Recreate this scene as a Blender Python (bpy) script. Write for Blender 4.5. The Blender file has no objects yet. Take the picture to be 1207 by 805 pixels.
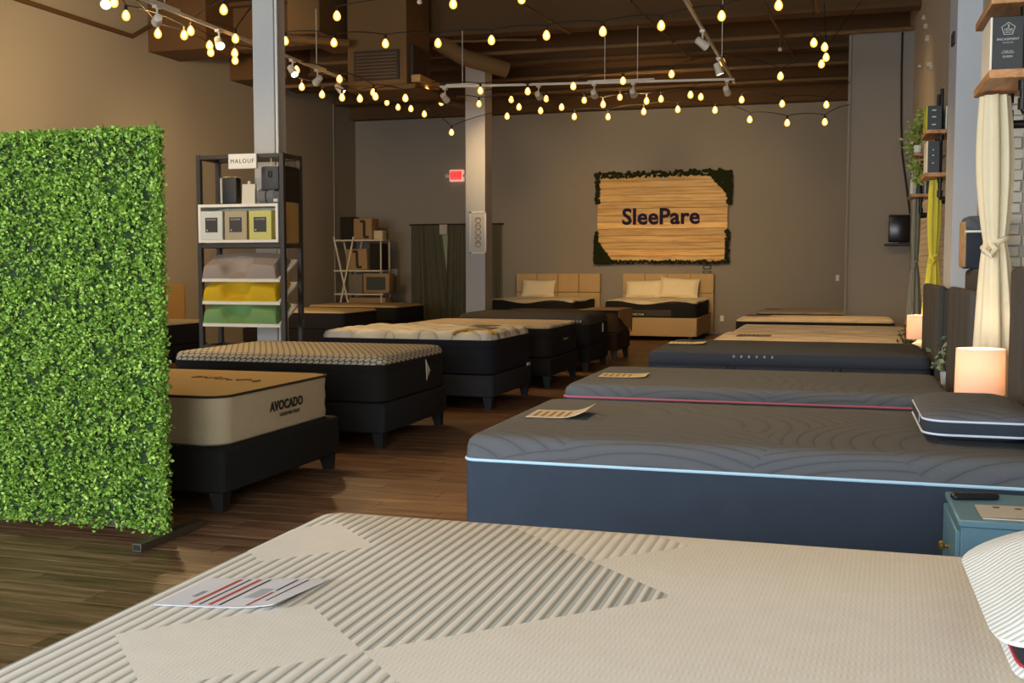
import bpy, bmesh, math, random
from mathutils import Vector, Matrix
R = math.radians
random.seed(7)
scene = bpy.context.scene
COL = scene.collection

# ------------------------------------------------------------------ camera
cam_d = bpy.data.cameras.new('camera')
cam = bpy.data.objects.new('camera', cam_d)
COL.objects.link(cam)
cam.location = (0, 0, 1.5)
cam.rotation_euler = (R(90 - 3.911), 0, R(16.8))
cam_d.sensor_width = 36
cam_d.lens = 36 * 1280 / 1207
cam_d.clip_end = 200
scene.camera = cam

# ------------------------------------------------------------------ world: overcast daylight, enters through the shop front behind the camera
world = bpy.data.worlds.new('daylight')
scene.world = world
world.use_nodes = True
wn = world.node_tree.nodes
wn['Background'].inputs[0].default_value = (0.86, 0.945, 1.0, 1)
wn['Background'].inputs[1].default_value = 7.0

def portal(loc, rot, sx, sy):
    l = bpy.data.lights.new('shop_front_portal', 'AREA')
    l.shape = 'RECTANGLE'; l.size = sx; l.size_y = sy
    l.cycles.is_portal = True
    o = bpy.data.objects.new('shop_front_portal', l)
    o.location = loc; o.rotation_euler = rot
    COL.objects.link(o)
portal((-4.9, -2.9, 1.9), (R(90), 0, 0), 11.6, 3.2)

vs = scene.view_settings
vs.view_transform = 'Standard'
vs.look = 'None'
vs.gamma = 1
vs.use_curve_mapping = False
vs.exposure = 0.72
SPOT = 0.8          # strength of the track heads
BULB = 9.0          # strength of the string bulbs

# ------------------------------------------------------------------ mesh helpers
def NB():
    return bmesh.new()

def box(bm, x0, x1, y0, y1, z0, z1, bev=0.0, seg=2, mx=None):
    vs_ = [bm.verts.new(p) for p in ((x0,y0,z0),(x1,y0,z0),(x1,y1,z0),(x0,y1,z0),(x0,y0,z1),(x1,y0,z1),(x1,y1,z1),(x0,y1,z1))]
    fs = [bm.faces.new([vs_[i] for i in q]) for q in ((3,2,1,0),(4,5,6,7),(0,1,5,4),(1,2,6,5),(2,3,7,6),(3,0,4,7))]
    if mx is not None:
        for v in vs_: v.co = mx @ v.co
    if bev > 0:
        es = list({e for f in fs for e in f.edges})
        bmesh.ops.bevel(bm, geom=es, offset=bev, segments=seg, affect='EDGES', profile=0.5)
    return bm

def frustum(bm, cx, cy, z0, z1, w0, d0, w1, d1, ox=0, oy=0):
    a = [bm.verts.new((cx+ox+sx*w0/2, cy+oy+sy*d0/2, z0)) for sx, sy in ((-1,-1),(1,-1),(1,1),(-1,1))]
    b = [bm.verts.new((cx+sx*w1/2, cy+sy*d1/2, z1)) for sx, sy in ((-1,-1),(1,-1),(1,1),(-1,1))]
    bm.faces.new(a[::-1]); bm.faces.new(b)
    for i in range(4):
        j = (i+1) % 4
        bm.faces.new((a[i], a[j], b[j], b[i]))
    return bm

def tube(bm, pts, r, n=8, closed=False, cap=True):
    pts = [Vector(p) for p in pts]
    m = len(pts)
    rings = []
    prev = None
    for i, p in enumerate(pts):
        if closed:
            t = (pts[(i+1) % m] - pts[i-1])
        else:
            t = pts[min(i+1, m-1)] - pts[max(i-1, 0)]
        t.normalize()
        if prev is None:
            ref = Vector((0,0,1)) if abs(t.z) < 0.9 else Vector((1,0,0))
            a = t.cross(ref).normalized()
        else:
            a = (prev - t * prev.dot(t)).normalized()
        prev = a
        b = t.cross(a)
        rr = r[i] if isinstance(r, (list, tuple)) else r
        rings.append([bm.verts.new(p + (a*math.cos(2*math.pi*k/n) + b*math.sin(2*math.pi*k/n))*rr) for k in range(n)])
    L = m if closed else m-1
    for i in range(L):
        A, B = rings[i], rings[(i+1) % m]
        for k in range(n):
            bm.faces.new((A[k], A[(k+1) % n], B[(k+1) % n], B[k]))
    if not closed and cap:
        bm.faces.new(rings[0][::-1]); bm.faces.new(rings[-1])
    return bm

def lathe(bm, cx, cy, prof, n=24, mx=None, cap=True):
    rings = []
    for r, z in prof:
        ring = []
        for k in range(n):
            a = 2*math.pi*k/n
            p = Vector((cx + r*math.cos(a), cy + r*math.sin(a), z))
            if mx is not None: p = mx @ p
            ring.append(bm.verts.new(p))
        rings.append(ring)
    for A, B in zip(rings, rings[1:]):
        for k in range(n):
            bm.faces.new((A[k], A[(k+1) % n], B[(k+1) % n], B[k]))
    if cap:
        bm.faces.new(rings[0][::-1]); bm.faces.new(rings[-1])
    return bm

def rrect(x0, x1, y0, y1, r, n=6, sub=0):
    """outline of a rounded rectangle, counter-clockwise; sub adds points along the straight sides"""
    r = max(min(r, (x1-x0)/2-1e-4, (y1-y0)/2-1e-4), 1e-4)
    pts = []
    cs = ((x1-r, y0+r, -90), (x1-r, y1-r, 0), (x0+r, y1-r, 90), (x0+r, y0+r, 180))
    for q, (cx, cy, a0) in enumerate(cs):
        arc = [(cx + r*math.cos(R(a0+90*i/n)), cy + r*math.sin(R(a0+90*i/n))) for i in range(n+1)]
        if pts and sub:
            p, s = pts[-1], arc[0]
            for k in range(1, sub+1):
                f = k/(sub+1); pts.append((p[0]+(s[0]-p[0])*f, p[1]+(s[1]-p[1])*f))
        pts += arc
    if sub:
        p, s = pts[-1], pts[0]
        for k in range(1, sub+1):
            f = k/(sub+1); pts.append((p[0]+(s[0]-p[0])*f, p[1]+(s[1]-p[1])*f))
    return pts

def rloft(bm, x0, x1, y0, y1, r, prof, n=5, sub=0, zf=None, wob=None):
    """prof: (inset, z) from the bottom up; one closed body"""
    rings = []
    for ins, z in prof:
        ring = []
        for (x, y) in rrect(x0+ins, x1-ins, y0+ins, y1-ins, r-ins*0.6 if r-ins*0.6 > 0.01 else 0.01, n, sub):
            zz = z + (zf(x, y) if zf and ins >= 0.02 else 0)
            ring.append(bm.verts.new((x, y, zz)))
        rings.append(ring)
    m = len(rings[0])
    for A, B in zip(rings, rings[1:]):
        for k in range(m):
            bm.faces.new((A[k], A[(k+1) % m], B[(k+1) % m], B[k]))
    bm.faces.new(rings[0][::-1]); bm.faces.new(rings[-1])
    return bm

def sheet(bm, fn, nu, nv, thick):
    """closed thin slab from fn(u,v)->(x,y,z), offset along the normal"""
    P = [[Vector(fn(i/nu, j/nv)) for j in range(nv+1)] for i in range(nu+1)]
    def nrm(i, j):
        a = P[min(i+1, nu)][j] - P[max(i-1, 0)][j]
        b = P[i][min(j+1, nv)] - P[i][max(j-1, 0)]
        c = a.cross(b)
        return c.normalized() if c.length > 1e-9 else Vector((0, 0, 1))
    T = [[bm.verts.new(P[i][j]) for j in range(nv+1)] for i in range(nu+1)]
    B = [[bm.verts.new(P[i][j] - nrm(i, j)*thick) for j in range(nv+1)] for i in range(nu+1)]
    for i in range(nu):
        for j in range(nv):
            bm.faces.new((T[i][j], T[i+1][j], T[i+1][j+1], T[i][j+1]))
            bm.faces.new((B[i][j], B[i][j+1], B[i+1][j+1], B[i+1][j]))
    for i in range(nu):
        bm.faces.new((T[i][0], B[i][0], B[i+1][0], T[i+1][0]))
        bm.faces.new((T[i][nv], T[i+1][nv], B[i+1][nv], B[i][nv]))
    for j in range(nv):
        bm.faces.new((T[0][j], T[0][j+1], B[0][j+1], B[0][j]))
        bm.faces.new((T[nu][j], B[nu][j], B[nu][j+1], T[nu][j+1]))
    return bm

ORG = {}
def mesh_of(name, bm, origin=(0,0,0), smooth=True):
    bmesh.ops.recalc_face_normals(bm, faces=bm.faces)
    me = bpy.data.meshes.new(name)
    bm.to_mesh(me); bm.free()
    me.transform(Matrix.Translation(-Vector(origin)))
    if smooth:
        me.shade_smooth()
        me.set_sharp_from_angle(angle=R(38))
    return me

def thing(name, label, cat, loc=(0,0,0), group=None):
    o = bpy.data.objects.new(name, None)
    o.empty_display_size = 0.1
    COL.objects.link(o); o.location = loc
    o['label'] = label; o['category'] = cat
    if group: o['group'] = group
    ORG[o.name] = Vector(loc)
    return o

def part(parent, name, bm, mat, label=None, kind=None, smooth=True):
    org = ORG[parent.name]
    me = bm if isinstance(bm, bpy.types.Mesh) else mesh_of(name, bm, org, smooth)
    if mat is not None and not me.materials: me.materials.append(mat)
    o = bpy.data.objects.new(name, me); COL.objects.link(o)
    o.parent = parent
    ORG[o.name] = org
    if label: o['label'] = label
    if kind: o['kind'] = kind
    return o

def solo(name, label, cat, bm, mat, loc=(0,0,0), group=None, kind=None, smooth=True):
    me = mesh_of(name, bm, loc, smooth)
    me.materials.append(mat)
    o = bpy.data.objects.new(name, me); COL.objects.link(o)
    o.location = loc
    ORG[o.name] = Vector(loc)
    if label: o['label'] = label
    if cat: o['category'] = cat
    if group: o['group'] = group
    if kind: o['kind'] = kind
    return o

def struct(name, bm, mat, label=None, smooth=False):
    o = solo(name, label, None, bm, mat, (0,0,0), kind='structure', smooth=smooth)
    return o

def text_bm(s, size, ext, mx, spacing=1.0, align='CENTER', bold=0.0):
    cu = bpy.data.curves.new('t', 'FONT')
    cu.body = s; cu.size = size; cu.extrude = ext; cu.align_x = align; cu.align_y = 'CENTER'
    cu.space_character = spacing; cu.resolution_u = 3; cu.offset = bold
    to = bpy.data.objects.new('t', cu); COL.objects.link(to)
    dg = bpy.context.evaluated_depsgraph_get()
    me = bpy.data.meshes.new_from_object(to.evaluated_get(dg))
    bm = bmesh.new(); bm.from_mesh(me)
    bpy.data.meshes.remove(me)
    bpy.data.objects.remove(to); bpy.data.curves.remove(cu)
    bmesh.ops.transform(bm, matrix=mx, verts=bm.verts)
    return bm

def frame_mx(loc, xdir, ydir):
    x = Vector(xdir).normalized(); y = Vector(ydir).normalized(); z = x.cross(y)
    m = Matrix((x, y, z)).transposed().to_4x4()
    m.translation = Vector(loc)
    return m

# ------------------------------------------------------------------ materials
def c(h):
    h = h.lstrip('#')
    v = [int(h[i:i+2], 16)/255 for i in (0, 2, 4)]
    return tuple((x/12.92 if x <= 0.04045 else ((x+0.055)/1.055)**2.4) for x in v) + (1,)

class NT:
    def __init__(s, name):
        s.m = bpy.data.materials.new(name); s.m.use_nodes = True
        s.t = s.m.node_tree; s.b = s.t.nodes['Principled BSDF']
    def n(s, typ, **kw):
        nd = s.t.nodes.new(typ)
        for k, v in kw.items(): setattr(nd, k, v)
        return nd
    def l(s, a, b): s.t.links.new(a, b)
    def math(s, op, a, b=None, cc=None):
        nd = s.n('ShaderNodeMath', operation=op)
        for i, x in enumerate((a, b, cc)):
            if x is None: continue
            if isinstance(x, (int, float)): nd.inputs[i].default_value = x
            else: s.l(x, nd.inputs[i])
        return nd.outputs[0]
    def vmath(s, op, a, b=None):
        nd = s.n('ShaderNodeVectorMath', operation=op)
        for i, x in enumerate((a, b)):
            if x is None: continue
            if isinstance(x, (tuple, list)): nd.inputs[i].default_value = x
            else: s.l(x, nd.inputs[i])
        return nd
    def mix(s, f, a, b):
        nd = s.n('ShaderNodeMix', data_type='RGBA')
        for i, x in ((0, f), (6, a), (7, b)):
            if isinstance(x, (int, float, tuple)): nd.inputs[i].default_value = x
            else: s.l(x, nd.inputs[i])
        return nd.outputs[2]
    def obj(s): return s.n('ShaderNodeTexCoord').outputs['Object']
    def mapping(s, v, scale=(1,1,1), loc=(0,0,0), rot=(0,0,0)):
        nd = s.n('ShaderNodeMapping'); s.l(v, nd.inputs[0])
        nd.inputs['Scale'].default_value = scale; nd.inputs['Location'].default_value = loc; nd.inputs['Rotation'].default_value = rot
        return nd.outputs[0]
    def noise(s, v, scale, detail=2, rough=0.5):
        nd = s.n('ShaderNodeTexNoise'); s.l(v, nd.inputs['Vector'])
        nd.inputs['Scale'].default_value = scale; nd.inputs['Detail'].default_value = detail; nd.inputs['Roughness'].default_value = rough
        return nd.outputs['Fac']
    def bump(s, h, strength=0.3, dist=0.01):
        nd = s.n('ShaderNodeBump'); s.l(h, nd.inputs['Height'])
        nd.inputs['Strength'].default_value = strength; nd.inputs['Distance'].default_value = dist
        s.l(nd.outputs[0], s.b.inputs['Normal'])
    def ramp(s, f, stops):
        nd = s.n('ShaderNodeValToRGB'); s.l(f, nd.inputs[0])
        e = nd.color_ramp.elements
        e[0].position, e[0].color = stops[0]; e[1].position, e[1].color = stops[-1]
        for p, col in stops[1:-1]:
            x = e.new(p); x.color = col
        return nd.outputs[0]

def plain(name, col, rough=0.5, metal=0.0, spec=0.5, var=0.06, vscale=6.0):
    N = NT(name); col = c(col)
    f = N.noise(N.obj(), vscale, 3)
    dk = tuple(x*(1-var) for x in col[:3]) + (1,); lt = tuple(min(1, x*(1+var)) for x in col[:3]) + (1,)
    N.l(N.mix(f, dk, lt), N.b.inputs['Base Color'])
    N.b.inputs['Roughness'].default_value = rough; N.b.inputs['Metallic'].default_value = metal
    N.b.inputs['Specular IOR Level'].default_value = spec
    return N.m

def fabric(name, col, bump=0.35, scale=260.0, var=0.10, rough=0.92, stretch=(1,1,1), sheen=0.0, dist=0.003):
    N = NT(name); col = c(col)
    o = N.obj()
    f1 = N.noise(N.mapping(o, stretch), scale, 2)
    f2 = N.noise(o, 9, 3)
    f = N.math('ADD', N.math('MULTIPLY', f1, 0.5), N.math('MULTIPLY', f2, 0.5))
    dk = tuple(x*(1-var*2) for x in col[:3]) + (1,); lt = tuple(min(1, x*(1+var*2)) for x in col[:3]) + (1,)
    N.l(N.mix(f, dk, lt), N.b.inputs['Base Color'])
    N.b.inputs['Roughness'].default_value = rough
    N.b.inputs['Specular IOR Level'].default_value = 0.25
    if sheen: N.b.inputs['Sheen Weight'].default_value = sheen
    N.bump(f1, bump, dist)
    return N.m

def emit(name, col, strength, base=None):
    N = NT(name)
    N.b.inputs['Base Color'].default_value = base or col
    N.b.inputs['Emission Color'].default_value = col
    N.b.inputs['Emission Strength'].default_value = strength
    f = N.noise(N.obj(), 20, 1)
    N.b.inputs['Roughness'].default_value = 0.3
    return N.m

def paint(name, col, var=0.05, bump=0.15, bscale=60):
    N = NT(name); col = c(col); o = N.obj()
    f = N.noise(o, 0.9, 4, 0.6)
    dk = tuple(x*(1-var) for x in col[:3]) + (1,); lt = tuple(x*(1+var) for x in col[:3]) + (1,)
    N.l(N.mix(f, dk, lt), N.b.inputs['Base Color'])
    N.b.inputs['Roughness'].default_value = 0.85
    N.bump(N.noise(o, bscale, 3), bump, 0.004)
    return N.m

def wood(name, dark, mid, light, axis=0, gscale=1.0, rough=0.45, rnd=True, spec=0.4):
    """grain along one axis; tone varies from piece to piece"""
    N = NT(name); o = N.obj()
    sc = [14*gscale]*3; sc[axis] = 1.1*gscale
    if rnd:
        oi = N.n('ShaderNodeObjectInfo')
        off = N.n('ShaderNodeCombineXYZ')
        r7 = N.math('MULTIPLY', oi.outputs['Random'], 37.0)
        for i in range(3): N.l(r7, off.inputs[i])
        v = N.vmath('ADD', o, off.outputs[0]).outputs[0]
    else:
        v = o
    f = N.noise(N.mapping(v, tuple(sc)), 1.6, 5, 0.62)
    col = N.ramp(f, [(0.30, c(dark)), (0.5, c(mid)), (0.72, c(light))])
    if rnd:
        g = N.math('MULTIPLY_ADD', oi.outputs['Random'], 0.5, 0.72)
        hv = N.n('ShaderNodeHueSaturation'); N.l(g, hv.inputs['Value']); N.l(col, hv.inputs['Color'])
        col = hv.outputs[0]
    N.l(col, N.b.inputs['Base Color'])
    N.b.inputs['Roughness'].default_value = rough
    N.b.inputs['Specular IOR Level'].default_value = spec
    N.bump(f, 0.12, 0.003)
    return N.m

def brick_mat(name, col, mort, s=1.0, vert=(1, 0)):
    """painted brickwork for faces too far off to pick out the bricks; runs along Y and Z"""
    N = NT(name); o = N.obj()
    sep = N.n('ShaderNodeSeparateXYZ'); N.l(o, sep.inputs[0])
    cmb = N.n('ShaderNodeCombineXYZ'); N.l(sep.outputs[1], cmb.inputs[0]); N.l(sep.outputs[2], cmb.inputs[1])
    b = N.n('ShaderNodeTexBrick'); N.l(cmb.outputs[0], b.inputs['Vector'])
    b.inputs['Scale'].default_value = 1.0
    b.inputs['Brick Width'].default_value = 0.21; b.inputs['Row Height'].default_value = 0.075
    b.inputs['Mortar Size'].default_value = 0.006; b.inputs['Mortar Smooth'].default_value = 0.4
    f = N.noise(o, 2.2, 4)
    k = c(col)
    N.l(N.mix(f, tuple(x*0.86 for x in k[:3])+(1,), tuple(x*1.06 for x in k[:3])+(1,)), b.inputs['Color1'])
    N.l(N.mix(f, tuple(x*0.92 for x in k[:3])+(1,), k), b.inputs['Color2'])
    b.inputs['Mortar'].default_value = c(mort)
    N.l(b.outputs['Color'], N.b.inputs['Base Color'])
    N.b.inputs['Roughness'].default_value = 0.8
    h = N.math('SUBTRACT', N.math('MULTIPLY', N.noise(o, 30, 4), 0.5), b.outputs['Fac'])
    N.bump(h, 0.7, 0.012)
    return N.m

# ================================================================== THE SETTING
XL, YB, YF = -11.43, 24.6, -3.0
m_wall = paint('grey_wall_paint', '#90887d', 0.04)
m_wallL = m_wall
m_ceil = paint('dark_brown_ceiling_paint', '#533919', 0.12, 0.3, 12)
m_beam = paint('dark_brown_beam_paint', '#5b3f1e', 0.12, 0.2, 25)
m_duct = paint('brown_duct_paint', '#765831', 0.08, 0.1, 20)
m_pier = paint('pale_grey_pier_paint', '#b9b9bb', 0.05, 0.5, 18)
m_brickfar = brick_mat('painted_brickwork', '#c3b9a4', '#a39a88')
m_plank = wood('floor_plank_wood', '#4d3322', '#7e5c42', '#a58464', 0, 1.0, 0.42)

# floor with planks: single planks where the photo shows them, the material beyond
def floor_far_mat():
    N = NT('floor_far_wood'); o = N.obj()
    b = N.n('ShaderNodeTexBrick'); N.l(o, b.inputs['Vector'])
    b.inputs['Scale'].default_value = 1; b.inputs['Brick Width'].default_value = 1.22; b.inputs['Row Height'].default_value = 0.18
    b.inputs['Mortar Size'].default_value = 0.003; b.inputs['Bias'].default_value = 0
    b.inputs['Color1'].default_value = (0.75, 0.75, 0.75, 1); b.inputs['Color2'].default_value = (1.15, 1.15, 1.15, 1); b.inputs['Mortar'].default_value = (0.3, 0.3, 0.3, 1)
    f = N.noise(N.mapping(o, (1.1, 14, 14)), 1.6, 5, 0.62)
    col = N.ramp(f, [(0.30, c('#4d3322')), (0.5, c('#7e5c42')), (0.72, c('#a58464'))])
    mm = N.n('ShaderNodeMix', data_type='RGBA', blend_type='MULTIPLY'); mm.inputs[0].default_value = 1
    N.l(col, mm.inputs[6]); N.l(b.outputs['Color'], mm.inputs[7])
    N.l(mm.outputs[2], N.b.inputs['Base Color'])
    N.b.inputs['Roughness'].default_value = 0.42; N.b.inputs['Specular IOR Level'].default_value = 0.4
    N.bump(b.outputs['Fac'], 0.2, 0.002)
    return N.m
bm = NB(); box(bm, XL, 2.0, YF, YB, -0.2, -0.012)
floor = struct('floor', bm, floor_far_mat(), 'dark brown wood plank floor running across the shop')
bm = NB()
# plank field, shares one mesh
px0, px1, py0, py1, pw, pl = -5.2, -1.2, 1.5, 9.42, 0.18, 1.22
pm = {}
def plank_mesh(L):
    k = round(L, 3)
    if k not in pm:
        b_ = NB(); box(b_, 0.0012, L-0.0012, 0.0012, pw-0.0012, -0.012, 0.0, 0.0015, 1)
        me = mesh_of('plank', b_, (0, 0, 0), False); me.materials.append(m_plank); pm[k] = me
    return pm[k]
random.seed(3)
row = 0; y = py0
while y < py1 - 0.01:
    x = px0 - (row * 0.47 % pl)
    while x < px1:
        a, b_ = max(x, px0), min(x+pl, px1)
        if b_ - a > 0.05:
            o = bpy.data.objects.new('plank', plank_mesh(b_-a)); COL.objects.link(o)
            o.parent = floor; o.location = (a, y, 0.0)
        x += pl
    y += pw; row += 1
bm.free()
# level cover over the rest of the floor, around the plank field
bm = NB()
for q in ((XL, px0, YF, YB), (px1, 2.0, YF, YB), (px0, px1, YF, py0), (px0, px1, y, YB)):
    box(bm, q[0], q[1], q[2], q[3], -0.012, 0.0)
o = part(floor, 'plank_field', bm, floor.data.materials[0], smooth=False)
o['kind'] = 'stuff'

bm = NB(); box(bm, XL-0.2, XL, YF, YB+0.2, 0, 6.3); wall_left = struct('wall_left', bm, m_wallL, 'grey painted left wall glowing warm')
bm = NB(); tube(bm, [(XL+0.02, 23.36, 0), (XL+0.02, 23.36, 5.3)], 0.015, 6); part(wall_left, 'conduit', bm, m_wall)
bm = NB()
for a, b_ in (((13.1, 5.34), (15.75, 5.34)),):
    tube(bm, [(XL+0.05, 10.0, 5.34), (XL+0.05, 15.8, 5.34), (XL+0.05, 16.3, 5.62)], 0.04, 8)
part(wall_left, 'pipe', bm, m_ceil)
bm = NB(); box(bm, XL, 2.0, YB, YB+0.2, 0, 6.3); wall_back = struct('wall_back', bm, m_wall, 'grey painted back wall behind the wooden sign')
bm = NB(); box(bm, 0.09, 1.05, 18.5, 18.65, 0, 5.25); wall_part = struct('wall_partition', bm, m_wall, 'grey partition wall stepping out from the right wall')
bm = NB(); tube(bm, [(0.86, 18.47, 5.2), (0.86, 18.47, 4.6), (0.875, 18.475, 3.8), (0.90, 18.47, 3.3), (0.99, 18.475, 2.7), (1.04, 18.48, 2.35)], 0.016, 6)
part(wall_part, 'cable', bm, plain('black_cable', '#1c1a18', 0.6))
bm = NB(); box(bm, 0.06, 0.10, 18.46, 18.66, 0, 5.2); part(wall_part, 'corner_trim', bm, m_wall)

# right wall: brick sections and two piers
bm = NB(); box(bm, 1.36, 1.6, YF, 8.3, 0, 6.3); wall_r0 = struct('wall_right', bm, m_brickfar, 'white painted brick right wall')
bm = NB(); box(bm, 1.02, 1.6, 8.33, 9.3, 0, 6.3); p1 = struct('wall_right_pier', bm, paint('pier_side_paint', '#b0a89d', 0.05, 0.3, 20), 'pale painted brick pier behind the cream curtain')
bm = NB(); box(bm, 0.84, 1.6, 9.3, 9.95, 0, 6.3); p2 = struct('wall_right_pier', bm, m_pier, 'blue grey painted pier beside the far shelves')
bm = NB(); box(bm, 1.05, 1.6, 9.95, YB, 0, 6.3); w_far = struct('wall_right_far', bm, m_brickfar, 'old white painted brickwork behind the far curtains')
bm = NB()   # chipped stubs and old bolts high on the brickwork
for (yy, zz, s) in ((16.2, 4.9, 0.10), (15.4, 4.45, 0.12), (15.0, 4.05, 0.1), (14.6, 3.95, 0.08), (16.8, 4.35, 0.07), (14.2, 3.3, 0.06), (15.8, 4.7, 0.09)):
    box(bm, 1.0, 1.06, yy, yy+s, zz, zz+s*0.7, 0.012, 1)
part(w_far, 'chipped_mortar', bm, m_brickfar)
bm = NB(); box(bm, 0.82, 0.845, 9.45, 9.6, 3.28, 3.38, 0.005, 1); part(p2, 'bracket', bm, plain('black_bracket', '#191512', 0.5))
# single bricks on the face of the near pier
m_brick = paint('white_brick_paint', '#c6bfb2', 0.08, 0.6, 45)
random.seed(11)
bmeshes = []
for k in range(5):
    b_ = NB(); box(b_, 0.003, 0.202, -0.0, 0.03, 0.003, 0.070, 0.006, 2)
    for v in b_.verts: v.co += Vector((random.uniform(-.002, .002), random.uniform(-.003, .003), random.uniform(-.002, .002)))
    me = mesh_of('brick', b_, (0, 0, 0), True); me.materials.append(m_brick); bmeshes.append(me)
for i in range(46):
    z = 0.9 + i*0.075
    off = -0.105 if i % 2 else 0.0
    for j in range(2):
        x = 1.0 + j*0.205 + (0 if i % 2 == 0 else 0.0)
        o = bpy.data.objects.new('brick', bmeshes[(i*3+j) % 5]); COL.objects.link(o)
        o.parent = p1; o.location = (x + (0.0 if i % 2 == 0 else 0.03*j), 8.302 + random.uniform(-.004, .004), z)
        o.scale = (1.0 if (i+j) % 2 == 0 else 0.93, 1, 1)

# front wall (behind the camera) with the shop front opening
bm = NB()
box(bm, XL, -10.7, YF-0.2, YF, 0, 6.3); box(bm, 0.9, 2.0, YF-0.2, YF, 0, 6.3)
box(bm, -10.7, 0.9, YF-0.2, YF, 3.5, 6.3); box(bm, -10.7, 0.9, YF-0.2, YF, 0, 0.3)
struct('wall_front', bm, m_wall, 'front wall around the shop window behind the viewer')

# ceiling deck and beams
bm = NB(); box(bm, XL-0.2, 2.0, YF-0.2, YB+0.2, 6.1, 6.3); ceiling = struct('ceiling', bm, m_ceil, 'dark brown painted open ceiling deck')
for yy, w, h in ((3.5, .3, .75), (7.5, .3, .75), (12.0, .3, .75), (17.2, .34, .8), (19.9, .26, .7), (21.5, .26, .7), (23.5, .3, .8)):
    bm = NB()
    box(bm, XL, 1.6, yy-0.03, yy+0.03, 5.3, 6.1); box(bm, XL, 1.6, yy-w/2, yy+w/2, 5.28, 5.34); box(bm, XL, 1.6, yy-w/2, yy+w/2, 6.03, 6.1)
    part(ceiling, 'beam', bm, m_beam, smooth=False)
bm = NB(); box(bm, XL, 0.1, 24.3, YB, 5.05, 6.1); part(ceiling, 'bulkhead', bm, m_beam, smooth=False)
# corner bulkheads where the beams meet the left wall
for y0, y1, x1, z0 in ((16.3, 17.2, -10.3, 5.18), (18.9, 20.0, -10.2, 5.12)):
    bm = NB(); box(bm, XL, x1, y0, y1, z0, 6.1); part(ceiling, 'soffit', bm, m_beam, smooth=False)
bm = NB()
for (a, b_) in (((-9.5, 18.3, 5.22), (1.0, 18.3, 5.22)), ((-9.0, 20.6, 5.16), (0.9, 20.6, 5.16)), ((-8.0, 22.4, 5.18), (0.8, 22.4, 5.18)), ((-10.8, 19.2, 5.0), (-7.4, 19.2, 5.0))):
    b1 = NB(); tube(b1, [a, b_], 0.035, 8); part(ceiling, 'conduit', b1, m_duct)
for a in ([(-2.9, 13.0, 5.24), (-2.9, 16.0, 5.24), (-2.6, 19.8, 5.2)], [(-1.2, 13.5, 5.24), (-1.05, 17.0, 5.2), (-0.85, 20.0, 5.18)],
          [(-0.45, 12.0, 5.2), (-0.42, 14.0, 5.1), (-0.36, 15.3, 4.9)], [(-4.6, 13.2, 5.24), (-4.2, 17.1, 5.22)], [(-6.4, 17.0, 5.2), (-5.9, 17.4, 5.25), (-5.3, 17.2, 5.2), (-4.9, 17.6, 5.25)]):
    b1 = NB(); tube(b1, a, 0.022, 6); part(ceiling, 'conduit', b1, m_duct)
bm.free()
b1 = NB(); tube(b1, [(-6.5, 17.2, 5.25), (-6.1, 17.4, 5.0), (-5.5, 17.9, 4.85)], 0.14, 12); part(ceiling, 'duct', b1, m_duct)
b1 = NB(); tube(b1, [(-6.9, 17.6, 4.45), (-6.4, 18.2, 4.3)], 0.05, 8); part(ceiling, 'duct', b1, m_beam)
b1 = NB(); box(b1, -8.3, -7.75, 15.4, 17.0, 5.1, 5.9, 0.02, 1); part(ceiling, 'duct', b1, m_duct)
b1 = NB(); tube(b1, [(-8.35, 15.4, 5.05), (-7.9, 15.3, 4.98), (-7.4, 15.7, 4.98)], 0.06, 8); part(ceiling, 'duct', b1, m_duct)

# air handling unit
ah = thing('air_handler', 'brown boxy ceiling air unit with grilles left of the white ceiling post', 'air unit', (-7.0, 16.5, 4.3))
bm = NB(); box(bm, -7.56, -6.55, 16.0, 17.0, 4.36, 6.05, 0.01, 1); part(ah, 'casing', bm, m_duct)
bm = NB(); box(bm, -7.56, -6.40, 15.98, 17.02, 4.28, 4.36, 0.01, 1); part(ah, 'bottom_tray', bm, m_duct)
gr = None
bm = NB(); box(bm, -7.43, -6.67, 15.96, 16.0, 4.44, 4.90); gr = part(ah, 'grille', bm, plain('grille_dark', '#3a2d1d', 0.6))
for i in range(8):
    bm = NB(); box(bm, -7.40, -6.70, 15.945, 15.965, 4.47+i*0.052, 4.485+i*0.052); part(gr, 'slat', bm, m_duct)
bm = NB(); box(bm, -6.55, -6.50, 16.15, 16.9, 4.5, 5.0); part(ah, 'side_vent', bm, plain('vent_dark', '#3a2d1d', 0.6))
bm = NB(); box(bm, -6.52, -6.36, 16.1, 16.95, 4.40, 4.52, 0.01, 1); part(ah, 'side_lip', bm, plain('tan_lip', '#c79a5a', 0.5))

# columns
m_col = paint('grey_column_paint', '#c4c3c0', 0.03, 0.05, 40)
t = thing('column', 'pale grey steel post behind the black display shelf', 'column', (-6.2, 11.1, 0))
bm = NB(); box(bm, -6.36, -6.10, 11.0, 11.27, 0, 5.3, 0.006, 1); part(t, 'shaft', bm, m_col)
bm = NB(); tube(bm, [(-6.08, 11.03, 0.0), (-6.08, 11.03, 5.28)], 0.016, 8); part(t, 'conduit', bm, plain('white_conduit', '#e8e4da', 0.4))
bm = NB(); box(bm, -6.42, -6.04, 10.94, 11.33, 0, 0.03); part(t, 'base_plate', bm, m_col)
t = thing('column', 'pale grey post at the back carrying the moon poster', 'column', (-6.44, 19.2, 0))
bm = NB(); box(bm, -6.63, -6.25, 19.0, 19.42, 0, 5.22, 0.006, 1); part(t, 'shaft', bm, m_col)
bm = NB(); box(bm, -6.70, -6.18, 18.95, 19.47, 5.22, 5.28); part(t, 'cap_plate', bm, m_ceil)
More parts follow.
